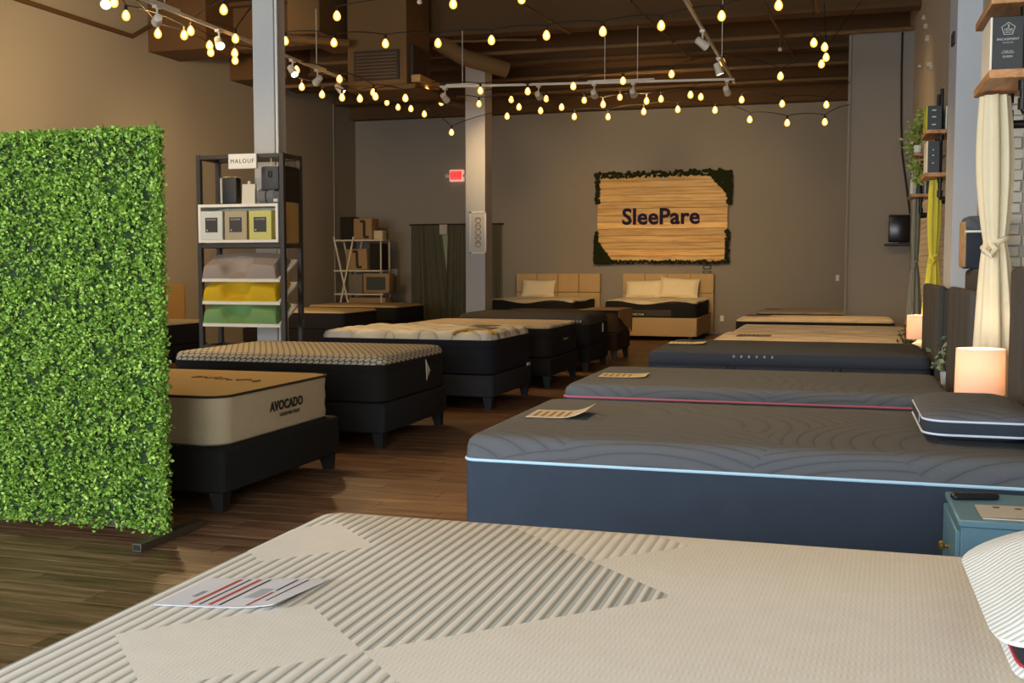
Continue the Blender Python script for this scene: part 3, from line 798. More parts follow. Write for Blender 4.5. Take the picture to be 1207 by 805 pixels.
def back_bed(x0, x1, which):
    hbx = thing('headboard', ('tan tufted panel headboard of the left back bed', 'tan tufted panel headboard of the right back bed under the sign')[which], 'headboard', ((x0+x1)/2, 24.5, 0))
    bm = NB(); box(bm, x0-.03, x1+.03, 24.50, 24.595, 0.0, 1.36, 0.01, 1); part(hbx, 'backing', bm, m_tanup)
    for i in range(4):
        for j in range(3):
            wx = (x1-x0+.06)/4; zz = (0.02, 0.48, 0.92)[j]; zt = (0.48, 0.92, 1.36)[j]
            bm = NB(); box(bm, x0-.03+i*wx+.003, x0-.03+(i+1)*wx-.003, 24.43, 24.51, zz+.003, zt-.003, 0.022, 3); part(hbx, 'panel', bm, m_tanup)
    bx0, bx1, by0 = x0+.03, x1-.03, 22.0
    b = thing('bed_base', ('tan upholstered bed base of the left back bed', 'tan upholstered bed base of the right back bed with two pillows')[which], 'bed base', ((bx0+bx1)/2, 23.2, 0))
    bm = NB(); rloft(bm, bx0, bx1, by0, 24.42, 0.03, [(0, 0.10), (0, 0.46), (0.012, 0.47)], 4); part(b, 'side_rail', bm, m_tanup)
    for lx in (bx0+.15, bx1-.15):
        for ly in (by0+.2, 24.2):
            bm = NB(); frustum(bm, lx, ly, 0, 0.1, .06, .06, .08, .08); part(b, 'leg', bm, m_leg)
    mt = thing('mattress', ('black sided mattress with wavy ivory top and one pillow', 'black sided mattress with wavy ivory top and two pillows')[which], 'mattress', ((bx0+bx1)/2, 23.2, 0.47))
    mx0, mx1, my0 = bx0+.02, bx1-.03, by0+.10
    bm = NB(); rloft(bm, mx0, mx1, my0, 24.40, 0.12, [(0.02, 0.471), (0.0, 0.49), (0.0, 0.76), (0.02, 0.80)], 8); sp = part(mt, 'side_panel', bm, fabric('black_back_mattress', '#211f1c', 0.3, 200, 0.1))
    bm = NB(); rloft(bm, mx0+.5, mx1-.5, my0-.006, my0+.3, 0.02, [(0.0, 0.50), (0.0, 0.63)], 4); part(sp, 'band', bm, m_mstrip)
    def wave(x, y): return 0.0
    bm = NB()
    ring = rrect(mx0-.004, mx1+.004, my0-.004, 24.40, 0.12, 8, 24)
    n = len(ring); lo = []; hi = []
    for k, (x, y) in enumerate(ring):
        s = 0.045*math.sin((x-mx0)/(mx1-mx0)*math.pi*2*1.5+0.6) if y < my0+.2 else 0.02*math.sin(y*4)
        lo.append(bm.verts.new((x, y, 0.775 + s*0.8))); hi.append(bm.verts.new((x, y, 0.79+abs(s)*0.4)))
    r3 = [bm.verts.new((x, y, 0.825)) for x, y in rrect(mx0+.06, mx1-.06, my0+.06, 24.36, 0.08, 8, 24)]
    for A, B in ((lo, hi), (hi, r3)):
        for k in range(n): bm.faces.new((A[k], A[(k+1) % n], B[(k+1) % n], B[k]))
    bm.faces.new(r3); bm.faces.new(lo[::-1]); part(mt, 'top_panel', bm, m_wtop)
    lx = mx0 + 0.56
    bm = NB(); box(bm, lx, lx+.30, my0-.014, my0+.01, 0.49, 0.58, 0.004, 1); lb = part(mt, 'label_patch', bm, plain('black_patch', '#0c0b0a', 0.6))
    part(lb, 'lettering', text_bm('NECTAR', 0.062, 0.002, frame_mx((lx+.15, my0-.017, 0.535), (1,0,0), (0,0,1))), plain('patch_letters', '#d8cfb8', 0.6), smooth=False)
    return mx0, mx1
back_bed(-7.25, -5.30, 0)
back_bed(-4.72, -2.72, 1)
cushion('pillow', 'single ivory pillow on the left back bed', -6.68, 24.22, 1.01, .80, .42, .2, m_pillow, 0.35, 0.02, 'ivory pillows on the back beds')
cushion('pillow', 'ivory pillow on the right back bed, left of the pair', -4.22, 24.22, 1.01, .82, .42, .2, m_pillow, 0.35, -0.02, 'ivory pillows on the back beds')
cushion('pillow', 'taller ivory pillow on the right back bed, right of the pair', -3.42, 24.18, 1.04, .88, .48, .22, m_pillow, 0.35, 0.06, 'ivory pillows on the back beds')

# ================================================================== RIGHT ROW
# ---- near white mattress
RX0, RX1, RY0, RY1, RZ = -1.515, 0.62, 1.05, 3.02, 0.752
def white_pattern():
    N = NT('white_ribbed_cover'); o = N.obj()       # object origin = (0,0,0.45): x,y are shop coordinates
    s = N.n('ShaderNodeSeparateXYZ'); N.l(o, s.inputs[0])
    x, y = s.outputs[0], s.outputs[1]
    u = N.math('ADD', x, y); v = N.math('SUBTRACT', y, x)
    def rng(q, a, b):
        return N.math('MULTIPLY', N.math('GREATER_THAN', q, a), N.math('LESS_THAN', q, b))
    def AND(a, b): return N.math('MULTIPLY', a, b)
    def OR(*a):
        r = a[0]
        for q in a[1:]: r = N.math('MAXIMUM', r, q)
        return r
    big = AND(rng(u, 1.02, 2.07), rng(v, 2.77, 3.82))
    big2 = AND(rng(u, 1.46, 2.07), rng(v, 3.8, 4.30))
    cream = AND(rng(u, 2.07, 2.51), rng(v, 3.26, 5))
    corner = AND(rng(u, -1, 1.60), N.math('GREATER_THAN', v, 4.25))
    left = AND(N.math('LESS_THAN', u, 0.44), N.math('GREATER_THAN', v, 2.3))
    left2 = AND(rng(u, 0.40, 1.02), N.math('GREATER_THAN', v, 3.25))
    low = AND(rng(u, 0.5, 1.02), rng(v, 2.2, 2.77))
    rib = OR(big, big2, cream, corner, left, left2, low)
    period = 0.031
    ph = N.math('MULTIPLY', x, 2*math.pi/period)
    w = N.math('ABSOLUTE', N.math('SINE', N.math('MULTIPLY', ph, 0.5)))          # ridge profile
    # valley mask: where the grey ground shows between ribs; wider to the right inside the big diamond
    wide = N.n('ShaderNodeMapRange'); N.l(x, wide.inputs[0]); wide.inputs[1].default_value = -1.35; wide.inputs[2].default_value = -0.45
    wide.inputs[3].default_value = 0.40; wide.inputs[4].default_value = 0.86
    valley = N.math('LESS_THAN', w, wide.outputs[0])
    soft = N.math('LESS_THAN', w, 0.38)
    grey = OR(AND(OR(big, big2), valley), AND(OR(left, left2, low, corner), soft))
    amt = N.math('MULTIPLY', grey, 0.80)
    # herringbone dashes elsewhere
    m1 = N.mapping(o, (1, 1, 0), rot=(0, 0, R(20)))
    s1 = N.n('ShaderNodeSeparateXYZ'); N.l(m1, s1.inputs[0])
    rows = N.math('FRACT', N.math('MULTIPLY', s1.outputs[1], 26))
    dash = N.math('SINE', N.math('MULTIPLY', N.math('ADD', s1.outputs[0], N.math('MULTIPLY', rows, 0.012)), 520))
    dmask = N.math('MULTIPLY', N.math('GREATER_THAN', rows, 0.5), dash)
    nz = N.noise(o, 420, 2)
    herr = N.math('ADD', N.math('MULTIPLY', dmask, 0.045), N.math('MULTIPLY', nz, 0.09))
    h = N.math('ADD', N.math('MULTIPLY', rib, w), N.math('MULTIPLY', N.math('SUBTRACT', 1.0, rib), N.math('ADD', herr, 0.45)))
    base = N.mix(N.noise(o, 14, 2), c('#e4dccf'), c('#ece5da'))
    N.l(N.mix(amt, base, c('#a6a9a3')), N.b.inputs['Base Color'])
    N.b.inputs['Roughness'].default_value = 0.9
    N.bump(h, 0.75, 0.008)
    return N.m
m_white = white_pattern()
t = platform('bed_base', 'grey platform under the large white mattress in front', RX0+.02, RX1-.01, RY0+.02, RY1-.02, 0.12, 0.449, m_base)
mt = thing('mattress', 'large white ribbed mattress filling the foreground', 'mattress', (0, 0, 0.45))
bm = NB(); rloft(bm, RX0, RX1, RY0, RY1, 0.07, [(0.02, 0.45), (0.0, 0.47), (0.0, 0.715), (0.008, 0.735)], 8); part(mt, 'side_panel', bm, fabric('white_side', '#d8d0c2', 0.3, 200, 0.05))
bm = NB(); rloft(bm, RX0, RX1, RY0, RY1, 0.07, [(0.006, 0.733), (0.010, 0.742), (0.022, 0.7485), (0.045, 0.752), (0.5, 0.7545)], 8); part(mt, 'top_panel', bm, m_white)
# laminated price sheet
t = thing('price_sheet', 'laminated white price sheet with red and navy lines on the white mattress', 'paper', (-1.3, 2.15, 0.755))
psx = [(-1.435, 2.02), (-1.165, 2.065), (-1.150, 2.315), (-1.425, 2.235)]
def ps(u, v):
    a = Vector(psx[0]).lerp(Vector(psx[1]), u); b_ = Vector(psx[3]).lerp(Vector(psx[2]), u); p = a.lerp(b_, v)
    return (p.x, p.y, 0.7585 + 0.012*max(0, u-0.6)**2*6*(1-v))
bm = NB(); sheet(bm, ps, 12, 6, 0.0012); part(t, 'sheet', bm, plain('laminated_sheet', '#d3d6e2', 0.5, 0, 0.4, 0.03))
for k, (u0, w, v0, v1, col) in enumerate(((.26, .035, .06, .94, '#b5503f'), (.345, .018, .06, .94, '#3a3050'), (.42, .035, .06, .94, '#b5503f'), (.51, .02, .06, .94, '#3d2740'), (.735, .025, .06, .5, '#b04a3c'), (.74, .018, .55, .94, '#35304f'), (.83, .018, .2, .94, '#4a3a5e'), (.60, .10, .3, .62, '#a9aeba'), (.165, .04, .3, .5, '#8b8fa2'))):
    bm = NB(); sheet(bm, lambda u, v, u0=u0, w=w, v0=v0, v1=v1: tuple(Vector(ps(u0+u*w, v0+v*(v1-v0))) + Vector((0, 0, .0008))), 3, 6, 0.0005); part(t, 'print_line', bm, plain('print_%d' % k, col, 0.6, 0, 0.2))

def puffy_pillow(name, label, x0, x1, y0, y1, z0, zb0, zb1, z1, r, mat, gmat, pmat, prad=0.005, group=None, gin=0.0):
    """boxed pillow: domed bottom and top, straight gusset with two piping lines"""
    t = thing(name, label, 'pillow', ((x0+x1)/2, (y0+y1)/2, z0), group)
    top = [(gin, zb1), (gin*.2, zb1+.010), (0.0 if gin else .012, zb1+.022), (0.035, zb1+(z1-zb1)*.55), (0.09, zb1+(z1-zb1)*.83), (0.15, z1-.004), (0.21, z1)]
    botm = [(0.21, z0), (0.13, z0+.004), (0.06, z0+(zb0-z0)*.45), (0.015, zb0-.006), (gin, zb0)]
    bm = NB(); rloft(bm, x0, x1, y0, y1, r, top, 8, 12); part(t, 'top_panel', bm, mat)
    bm = NB(); rloft(bm, x0, x1, y0, y1, r, botm, 8, 12); part(t, 'bottom_panel', bm, mat)
    bm = NB(); rloft(bm, x0, x1, y0, y1, r, [(gin+.003, zb0-.002), (gin-.003, (zb0+zb1)/2), (gin+.003, zb1+.002)], 8, 12); g = part(t, 'gusset', bm, gmat)
    x0, x1, y0, y1 = x0+gin, x1-gin, y0+gin, y1-gin
    piping(t, x0, x1, y0, y1, r, zb0, prad, pmat); piping(t, x0, x1, y0, y1, r, zb1, prad, pmat)
    return t, g
# white pillow with black gusset and red piping, leaning on the white mattress
def ribp():
    N = NT('white_ribbed_pillow'); o = N.obj()
    s = N.n('ShaderNodeSeparateXYZ'); N.l(o, s.inputs[0])
    w = N.math('ABSOLUTE', N.math('SINE', N.math('MULTIPLY', N.math('ADD', s.outputs[1], N.math('MULTIPLY', s.outputs[0], -0.5)), 150)))
    N.l(N.mix(w, c('#dfe3e2'), c('#f2f3f0')), N.b.inputs['Base Color']); N.b.inputs['Roughness'].default_value = 0.85
    N.bump(w, 0.35, 0.005)
    return N.m
t, g = puffy_pillow('pillow', 'white ribbed pillow with dark gusset and red piping at the right edge', 0.275, 0.735, 1.87, 2.60, 0.76, 0.785, 0.835, 0.885, 0.14, ribp(), fabric('black_gusset', '#23262b', 0.3, 200, 0.1), plain('red_piping', '#b0283a', 0.7), gin=.03)
for ch in t.children:      # leans back against the headboard
    ch.data.transform(Matrix.Translation((-.215, 0, .02)) @ Matrix.Rotation(R(-18), 4, 'Y') @ Matrix.Translation((.23, 0, 0)))

# ---- slate mattresses with piping (second and third on the right)
def slate_top(name, col, line):
    """knit cover with curved quilted lines"""
    N = NT(name); o = N.obj()
    k = c(col)
    sx = N.n('ShaderNodeSeparateXYZ'); N.l(o, sx.inputs[0])
    cb = N.n('ShaderNodeCombineXYZ'); N.l(sx.outputs[0], cb.inputs[0]); N.l(N.math('ADD', sx.outputs[1], N.math('MULTIPLY', sx.outputs[2], 1.5)), cb.inputs[1])
    vo = N.n('ShaderNodeTexVoronoi', voronoi_dimensions='2D'); N.l(cb.outputs[0], vo.inputs['Vector']); vo.inputs['Scale'].default_value = 1.5
    rs = N.n('ShaderNodeSeparateColor'); N.l(vo.outputs['Color'], rs.inputs[0])
    th = N.math('MULTIPLY', rs.outputs[0], math.pi)
    s3 = N.n('ShaderNodeSeparateXYZ'); N.l(cb.outputs[0], s3.inputs[0])
    ax = N.math('ADD', N.math('MULTIPLY', s3.outputs[0], N.math('COSINE', th)), N.math('MULTIPLY', s3.outputs[1], N.math('SINE', th)))
    ln = N.math('ADD', ax, N.math('MULTIPLY', N.math('POWER', vo.outputs['Distance'], 2.0), 0.35))
    q = N.math('ABSOLUTE', N.math('SINE', N.math('MULTIPLY', ln, 34)))
    groove = N.math('POWER', q, 0.16)
    fine = N.noise(N.mapping(o, (1, 3, 1)), 190, 2)
    colm = N.mix(groove, tuple(x*0.50 for x in k[:3])+(1,), N.mix(fine, tuple(x*0.88 for x in k[:3])+(1,), tuple(x*1.12 for x in k[:3])+(1,)))
    N.l(colm, N.b.inputs['Base Color'])
    N.b.inputs['Roughness'].default_value = 0.85; N.b.inputs['Specular IOR Level'].default_value = 0.3
    N.bump(N.math('ADD', groove, N.math('MULTIPLY', fine, 0.2)), 0.6, 0.012)
    return N.m
m_slate = slate_top('slate_knit_top', '#5a5c61', '#333')
m_slate3 = slate_top('slate_knit_top_b', '#595c63', '#333')
m_navybase = fabric('navy_bed_base', '#353e4b', 0.4, 160, 0.12)
def slate_bed(y0, y1, zt, zp, pipecol, labm, labb, smat, x0=-1.585, x1=0.70):
    b = thing('bed_base', labb, 'bed base', ((x0+x1)/2, (y0+y1)/2, 0))
    bm = NB(); rloft(bm, x0+.01, x1-.005, y0+.01, y1-.01, 0.05, [(0.0, 0.03), (0.0, 0.33), (0.01, 0.345)], 5); part(b, 'body', bm, m_navybase)
    for sx in (x0+.15, x1-.15):
        for sy in (y0+.15, y1-.15):
            bm = NB(); lathe(bm, sx, sy, [(0.03, 0), (0.03, 0.031)], 10); part(b, 'leg', bm, m_leg)
    mt = thing('mattress', labm, 'mattress', ((x0+x1)/2, (y0+y1)/2, 0.345))
    bm = NB(); rloft(bm, x0, x1, y0, y1, 0.06, [(0.012, 0.346), (0.0, 0.36), (0.0, zp+.005)], 6); part(mt, 'side_panel', bm, m_navybase)
    bm = NB(); rloft(bm, x0, x1, y0, y1, 0.06, [(0.0, zp), (0.003, zt-.055), (0.012, zt-.028), (0.032, zt-.009), (0.06, zt-.002), (0.12, zt), (0.5, zt+.002)], 8); part(mt, 'top_cover', bm, smat)
    piping(mt, x0-.001, x1+.001, y0-.001, y1+.001, 0.06, zp, 0.007, plain('piping_'+pipecol, pipecol, 0.45))
    return mt
slate_bed(4.50, 5.96, 0.763, 0.652, '#b7dcf2', 'slate grey mattress with pale blue piping, nearest of the dark ones', 'navy bed base under the blue piped mattress', m_slate, -1.585, 0.80)
slate_bed(6.72, 8.08, 0.758, 0.675, '#b8616b', 'slate grey mattress with thin red piping, second of the dark ones', 'navy bed base under the red piped mattress', m_slate3, -1.69, 0.66)
flyer('curled price sheet lying on the blue piped slate mattress', -1.47, 5.08, -1.17, 5.36, 0.766, 0.05, 0.05, ('#cfc4ae', '#8a6a48'))
flyer('flat price sheet lying on the red piped slate mattress', -1.56, 7.15, -1.24, 7.42, 0.761, 0.01, 0.05, ('#c9b896', '#8d6f45'))
t, g = puffy_pillow('pillow', 'dark boxed pillow with white piping on the blue piped mattress', 0.345, 0.80, 4.80, 5.62, 0.766, 0.805, 0.862, 0.915, 0.10, m_slate3, fabric('dark_gusset', '#30363f', 0.3, 200, 0.1), plain('white_piping', '#c9d3e6', 0.5))
bm = NB(); lathe(bm, 0, 0, [(0.001, -.001), (0.022, 0.0), (0.022, .002), (0.001, .003)], 16, frame_mx((0.340, 5.02, 0.845), (0,1,0), (0,0,1))); part(g, 'badge', bm, plain('grey_badge', '#9aa3ad', 0.5))

# ---- fourth: navy foam mattress with seams and straps
m_nv = fabric('navy_foam_cover', '#383c45', 0.35, 200, 0.1)
m_nvd = plain('navy_strap', '#1e2126', 0.7)
b = thing('bed_base', 'navy bed base under the strapped navy mattress', 'bed base', (-0.4, 9.85, 0))
bm = NB(); rloft(bm, -1.545, 0.70, 9.11, 10.58, 0.05, [(0, 0.03), (0, 0.40), (0.01, 0.41)], 5); part(b, 'body', bm, m_navybase)
for sx in (-1.4, .55):
    for sy in (9.25, 10.45):
        bm = NB(); lathe(bm, sx, sy, [(0.03, 0), (0.03, 0.031)], 10); part(b, 'leg', bm, m_leg)
mt = thing('mattress', 'navy foam mattress with side straps, third of the dark ones', 'mattress', (-0.4, 9.85, 0.41))
bm = NB(); rloft(bm, -1.56, 0.71, 9.10, 10.6, 0.10, [(0.01, 0.411), (0.0, 0.43), (0.0, 0.685), (0.006, 0.693)], 8); sp = part(mt, 'side_panel', bm, m_nv)
bm = NB(); rloft(bm, -1.56, 0.71, 9.10, 10.6, 0.10, [(0.006, 0.691), (0.0, 0.70), (0.002, 0.745), (0.02, 0.785), (0.06, 0.803), (0.5, 0.808)], 8); tp = part(mt, 'top_cover', bm, m_nv)
for cx in (-0.90, -0.845, -0.06, -0.005):
    bm = NB(); box(bm, cx, cx+.022, 9.088, 9.11, 0.43, 0.688, 0.004, 1); part(sp, 'strap', bm, m_nvd)
piping(mt, -1.562, 0.712, 9.098, 10.602, 0.10, 0.692, 0.004, m_nvd, 'seam')
for k in range(6):
    bm = NB(); box(bm, -0.84+k*0.062, -0.822+k*0.062, 9.094, 9.112, 0.752, 0.774, 0.003, 1); part(tp, 'mark', bm, plain('grey_mark', '#8d8c88', 0.6))
flyer('pale price sheet on the corner of the strapped navy mattress', -1.48, 9.75, -1.16, 10.0, 0.812, 0.01, 0.0, ('#d8c7a6', '#b79a6c'))

# ---- beds five to seven on the right
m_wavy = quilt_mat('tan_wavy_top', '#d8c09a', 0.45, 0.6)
for k, (x0, x1, y0, y1, zt, labb, labm, sm, tm, r) in enumerate((
        (-1.27, 0.80, 11.35, 12.72, .765, 'dark base under the tan quilted mattress beside the far lamp', 'tan quilted mattress beside the far table lamp', m_blk, m_wavy, .08),
        (-1.20, 0.78, 12.84, 14.3, .772, 'dark base under the second tan quilted mattress beyond the far lamp', 'second tan quilted mattress right behind the one beside the far lamp', m_blk, m_wavy, .08),
        (-1.44, 0.74, 15.9, 17.4, .765, 'dark base under the tan bed with rounded black side near the partition', 'black sided tan mattress with rounded end near the partition', m_blk, m_wavy, .12),
        (-1.40, 0.6, 19.4, 20.95, .735, 'dark base of the last right row bed beyond the partition', 'thin looking tan mattress beyond the partition, last of the right row', m_blk, m_tan, .1))):
    b = thing('bed_base', labb, 'bed base', ((x0+x1)/2, (y0+y1)/2, 0))
    bm = NB(); rloft(bm, x0+.02, x1-.02, y0+.02, y1-.02, 0.04, [(0, .03), (0, .42), (.01, .43)], 4); part(b, 'body', bm, m_base2)
    for sx in (x0+.15, x1-.15):
        for sy in (y0+.15, y1-.15):
            bm = NB(); lathe(bm, sx, sy, [(0.03, 0), (0.03, 0.031)], 10); part(b, 'leg', bm, m_leg)
    mt = thing('mattress', labm, 'mattress', ((x0+x1)/2, (y0+y1)/2, .43))
    bm = NB(); rloft(bm, x0, x1, y0, y1, r, [(0.01, .431), (0, .45), (0, zt-.05), (.01, zt-.04)], 8); part(mt, 'side_panel', bm, sm)
    bm = NB(); rloft(bm, x0, x1, y0, y1, r, [(0.008, zt-.042), (.014, zt-.02), (.05, zt-.004), (.4, zt+.004)], 8); part(mt, 'top_panel', bm, tm)
flyer('dark price sheet on the tan bed with rounded black side', -1.36, 16.6, -1.0, 17.0, .772, 0, 0, ('#3a2f20', '#6b5a3b'))
flyer('brown price sheet on the tan quilted mattress by the far lamp', -1.05, 11.7, -0.7, 12.0, .772, 0, 0, ('#8d744b', '#5a482c'))
flyer('dark price sheet on the last right row bed', -1.3, 20.1, -1.0, 20.45, .742, 0, 0, ('#3f3322', '#6b5a3b'))

# ---- headboards on the right
m_hb = fabric('charcoal_headboard', '#474442', 0.3, 220, 0.1, stretch=(1, 1, .2))
def headboard(label, x0, x1, y0, y1, zt, n=4, cat='headboard'):
    t = thing('headboard', label, cat, ((x0+x1)/2, (y0+y1)/2, 0))
    bm = NB(); box(bm, x0+.03, x1, y0+.01, y1-.01, 0.0, zt-.02, 0.03, 3); part(t, 'back_panel', bm, m_hb)
    w = (y1-y0)/n
    for i in range(n):
        bm = NB(); box(bm, x0, x0+.07, y0+i*w+.002, y0+(i+1)*w-.002, 0.25, zt, 0.028, 3); part(t, 'channel', bm, m_hb)
    return t
headboard('charcoal headboard of the blue piped bed at the right edge', 0.825, 0.93, 4.42, 6.02, 1.50)
headboard('charcoal headboard of the red piped bed behind the lit lamp', 0.72, 0.83, 6.78, 8.16, 1.365)
headboard('charcoal headboard of the strapped navy bed', 0.725, 0.83, 9.10, 10.62, 1.355)
t = solo('headboard', 'taller charcoal headboard standing behind, carrying the foam sample', 'headboard', box(NB(), 0.838, 1.0, 7.0, 8.25, 0.0, 1.488, 0.03, 3), m_hb, (0.92, 7.6, 0))
# foam sample block on top
t = thing('foam_sample', 'dark mattress cutaway sample with white stripe on the headboard', 'foam sample', (0.9, 8.1, 1.488))
bm = NB(); box(bm, 0.805, 1.0, 7.92, 8.22, 1.489, 1.74, 0.02, 2); part(t, 'base_block', bm, fabric('sample_navy', '#33373f', 0.3, 200, 0.1))
bm = NB(); box(bm, 0.80, 1.0, 7.91, 8.22, 1.742, 1.845, 0.03, 3); part(t, 'top_cover', bm, m_slate3)
bm = NB(); box(bm, 0.799, 1.004, 7.903, 8.226, 1.732, 1.748, 0.006, 2); part(t, 'white_stripe', bm, plain('white_stripe', '#e6e4dc', 0.6))
bm = NB()
for k in range(5): box(bm, 0.79-.004*(k % 2), 0.812, 7.93+k*.055, 7.985+k*.055, 1.50, 1.81-0.02*(k % 2), 0.008, 2)
part(t, 'cut_face', bm, fabric('orange_foam', '#b08a62', 0.6, 18, 0.3), 'brown cut foam layers')

# ---- nightstands
def nightstand(label, x0, x1, y0, y1, h, mat, knob=None):
    t = thing('nightstand', label, 'nightstand', ((x0+x1)/2, (y0+y1)/2, 0))
    bm = NB(); box(bm, x0+.01, x1, y0+.01, y1-.01, .10, h-.025, 0.004, 1); part(t, 'body', bm, mat)
    bm = NB(); box(bm, x0, x1, y0, y1, h-.025, h, 0.005, 1); part(t, 'top', bm, mat)
    dr = []
    for z0, z1 in ((h-.26, h-.04), (h-.50, h-.27)):
        bm = NB(); box(bm, x0-.006, x0+.012, y0+.02, y1-.02, z0, z1, 0.004, 1); d = part(t, 'drawer', bm, mat)
        bm = NB(); lathe(bm, 0, 0, [(0.006, 0), (0.007, .012), (.018, .02), (.02, .028), (.012, .034)], 16, frame_mx((x0-.006, (y0+y1)/2, (z0+z1)/2), (0, -1, 0), (0, 0, 1)) @ Matrix.Rotation(0, 4, 'X')); part(d, 'knob', bm, knob)
    for sx in (x0+.05, x1-.05):
        for sy in (y0+.05, y1-.05):
            bm = NB(); frustum(bm, sx, sy, 0, .1, .03, .03, .045, .045); part(t, 'leg', bm, mat)
    return t
m_brass = plain('brass', '#c9a050', 0.3, 0.9)
m_teal = plain('teal_paint', '#5f8598', 0.4, 0, .5, .03)
m_dkns = plain('dark_nightstand_paint', '#3d3a39', 0.5)
NSH = 0.655
nightstand('teal painted nightstand with brass knob between the near beds', 0.395, 0.83, 3.87, 4.36, NSH, m_teal, m_brass)
nightstand('dark nightstand carrying the near table lamp', 0.58, 0.98, 6.08, 6.60, 0.62, m_dkns, m_brass)
nightstand('dark nightstand carrying the small potted plant', 0.66, 0.98, 8.36, 8.9, 0.63, m_dkns, m_brass)
nightstand('dark nightstand carrying the far table lamp', 0.58, 0.98, 10.66, 11.18, 0.63, m_dkns, m_brass)
# remote and brochure on the teal nightstand
t = thing('remote_control', 'black remote control on the teal nightstand', 'remote', (0.47, 4.25, NSH))
bm = NB()
mxr = Matrix.Translation((0.485, 4.235, NSH+.013)) @ Matrix.Rotation(R(14), 4, 'Z')
rl = rloft(NB(), -.085, .085, -.021, .021, .016, [(.006, -.012), (0, -.006), (0, .004), (.006, .010), (.015, .0115)], 6)
bmesh.ops.transform(rl, matrix=mxr, verts=rl.verts); part(t, 'body', rl, plain('remote_black', '#15171a', 0.35))
for k in range(4):
    b1 = NB(); lathe(b1, 0, 0, [(.006, 0), (.006, .002)], 10, mxr @ Matrix.Translation((-.05+k*.028, 0, .0113))); part(t, 'button', b1, plain('button_grey', '#3c4046', 0.5))
bm.free()
t = thing('brochure', 'white folded brochure on the teal nightstand', 'brochure', (0.6, 4.02, NSH))
bm = NB(); box(bm, 0.475, 0.80, 3.905, 4.115, NSH+.001, NSH+.004, 0, 1); part(t, 'lower_sheet', bm, plain('brochure_paper', '#cfc9bf', 0.4))
bm = NB(); sheet(bm, lambda u, v: (0.47+.33*u, 3.92+.19*v, NSH+.0065+.01*u*(1-u)), 10, 3, .0012); ct = part(t, 'cover', bm, plain('brochure_cover', '#bfb8ad', 0.35))
for (xx, yy) in ((0.535, 4.07), (0.605, 4.06), (.69, 4.05)):
    b1 = NB(); lathe(b1, xx, yy, [(.012, NSH+.0085), (.012, NSH+.0098)], 14); part(ct, 'print', b1, plain('brochure_ink', '#5b544c', 0.5))

# ---- table lamps
def lamp(label, x, y, z, rs, hs, power):
    t = thing('table_lamp', label, 'lamp', (x, y, z))
    bm = NB(); lathe(bm, x, y, [(.005, z), (.055, z+.001), (.06, z+.012), (.05, z+.04), (.075, z+.075), (.085, z+.11), (.07, z+.15), (.03, z+.175), (.018, z+.19), (.018, z+.22)], 24); part(t, 'base', bm, plain('lamp_ceramic', '#e8d9b8', 0.35))
    z0 = z+.195; z1 = z0+hs
    N = NT('lamp_shade_linen'); w = N.noise(N.mapping(N.obj(), (1, 1, 3)), 160, 2)
    N.l(N.mix(w, c('#e6c9b6'), c('#f4ddcc')), N.b.inputs['Base Color'])
    tr = N.n('ShaderNodeBsdfTranslucent'); tr.inputs[0].default_value = c('#f6dcc4')
    mx = N.n('ShaderNodeMixShader'); mx.inputs[0].default_value = 0.35
    N.b.inputs['Roughness'].default_value = .9
    out = N.t.nodes['Material Output']
    N.l(N.b.outputs[0], mx.inputs[1]); N.l(tr.outputs[0], mx.inputs[2]); N.l(mx.outputs[0], out.inputs[0])
    bm = NB()
    n = 36
    R4 = [[bm.verts.new((x+r*math.cos(2*math.pi*k/n), y+r*math.sin(2*math.pi*k/n), zz)) for k in range(n)] for r, zz in ((rs, z0), (rs*.97, z1), (rs*.97-.003, z1), (rs-.003, z0))]
    for a in range(4):
        A, B = R4[a], R4[(a+1) % 4]
        for k in range(n): bm.faces.new((A[k], A[(k+1) % n], B[(k+1) % n], B[k]))
    sh = part(t, 'lamp_shade', bm, N.m)
    bm = NB()
    for k in range(3):
        a = k*2.1; tube(bm, [(x, y, z1-.03), (x+(rs*.97-.002)*math.cos(a), y+(rs*.97-.002)*math.sin(a), z1-.012)], .002, 5)
    part(sh, 'spider', bm, m_brass)
    bm = NB(); lathe(bm, x, y, [(.012, z+.215), (.018, z+.235), (.03, z+.27), (.026, z+.30), (.005, z+.32)], 14); part(t, 'bulb', bm, emit('lamp_bulb', (1, .72, .42, 1), 6))
    l = bpy.data.lights.new('lamp_glow', 'POINT'); l.energy = power; l.color = (1, .86, .70); l.shadow_soft_size = .035
    lo = bpy.data.objects.new('lamp_glow', l); COL.objects.link(lo); lo.parent = t; lo.location = (0, 0, .37)
lamp('lit table lamp with pale drum shade in front of the cream curtain', 0.735, 6.35, 0.62, 0.128, 0.245, 1.8)
lamp('lit table lamp with pale drum shade before the yellow curtain', 0.725, 10.9, 0.63, 0.118, 0.225, 1.8)

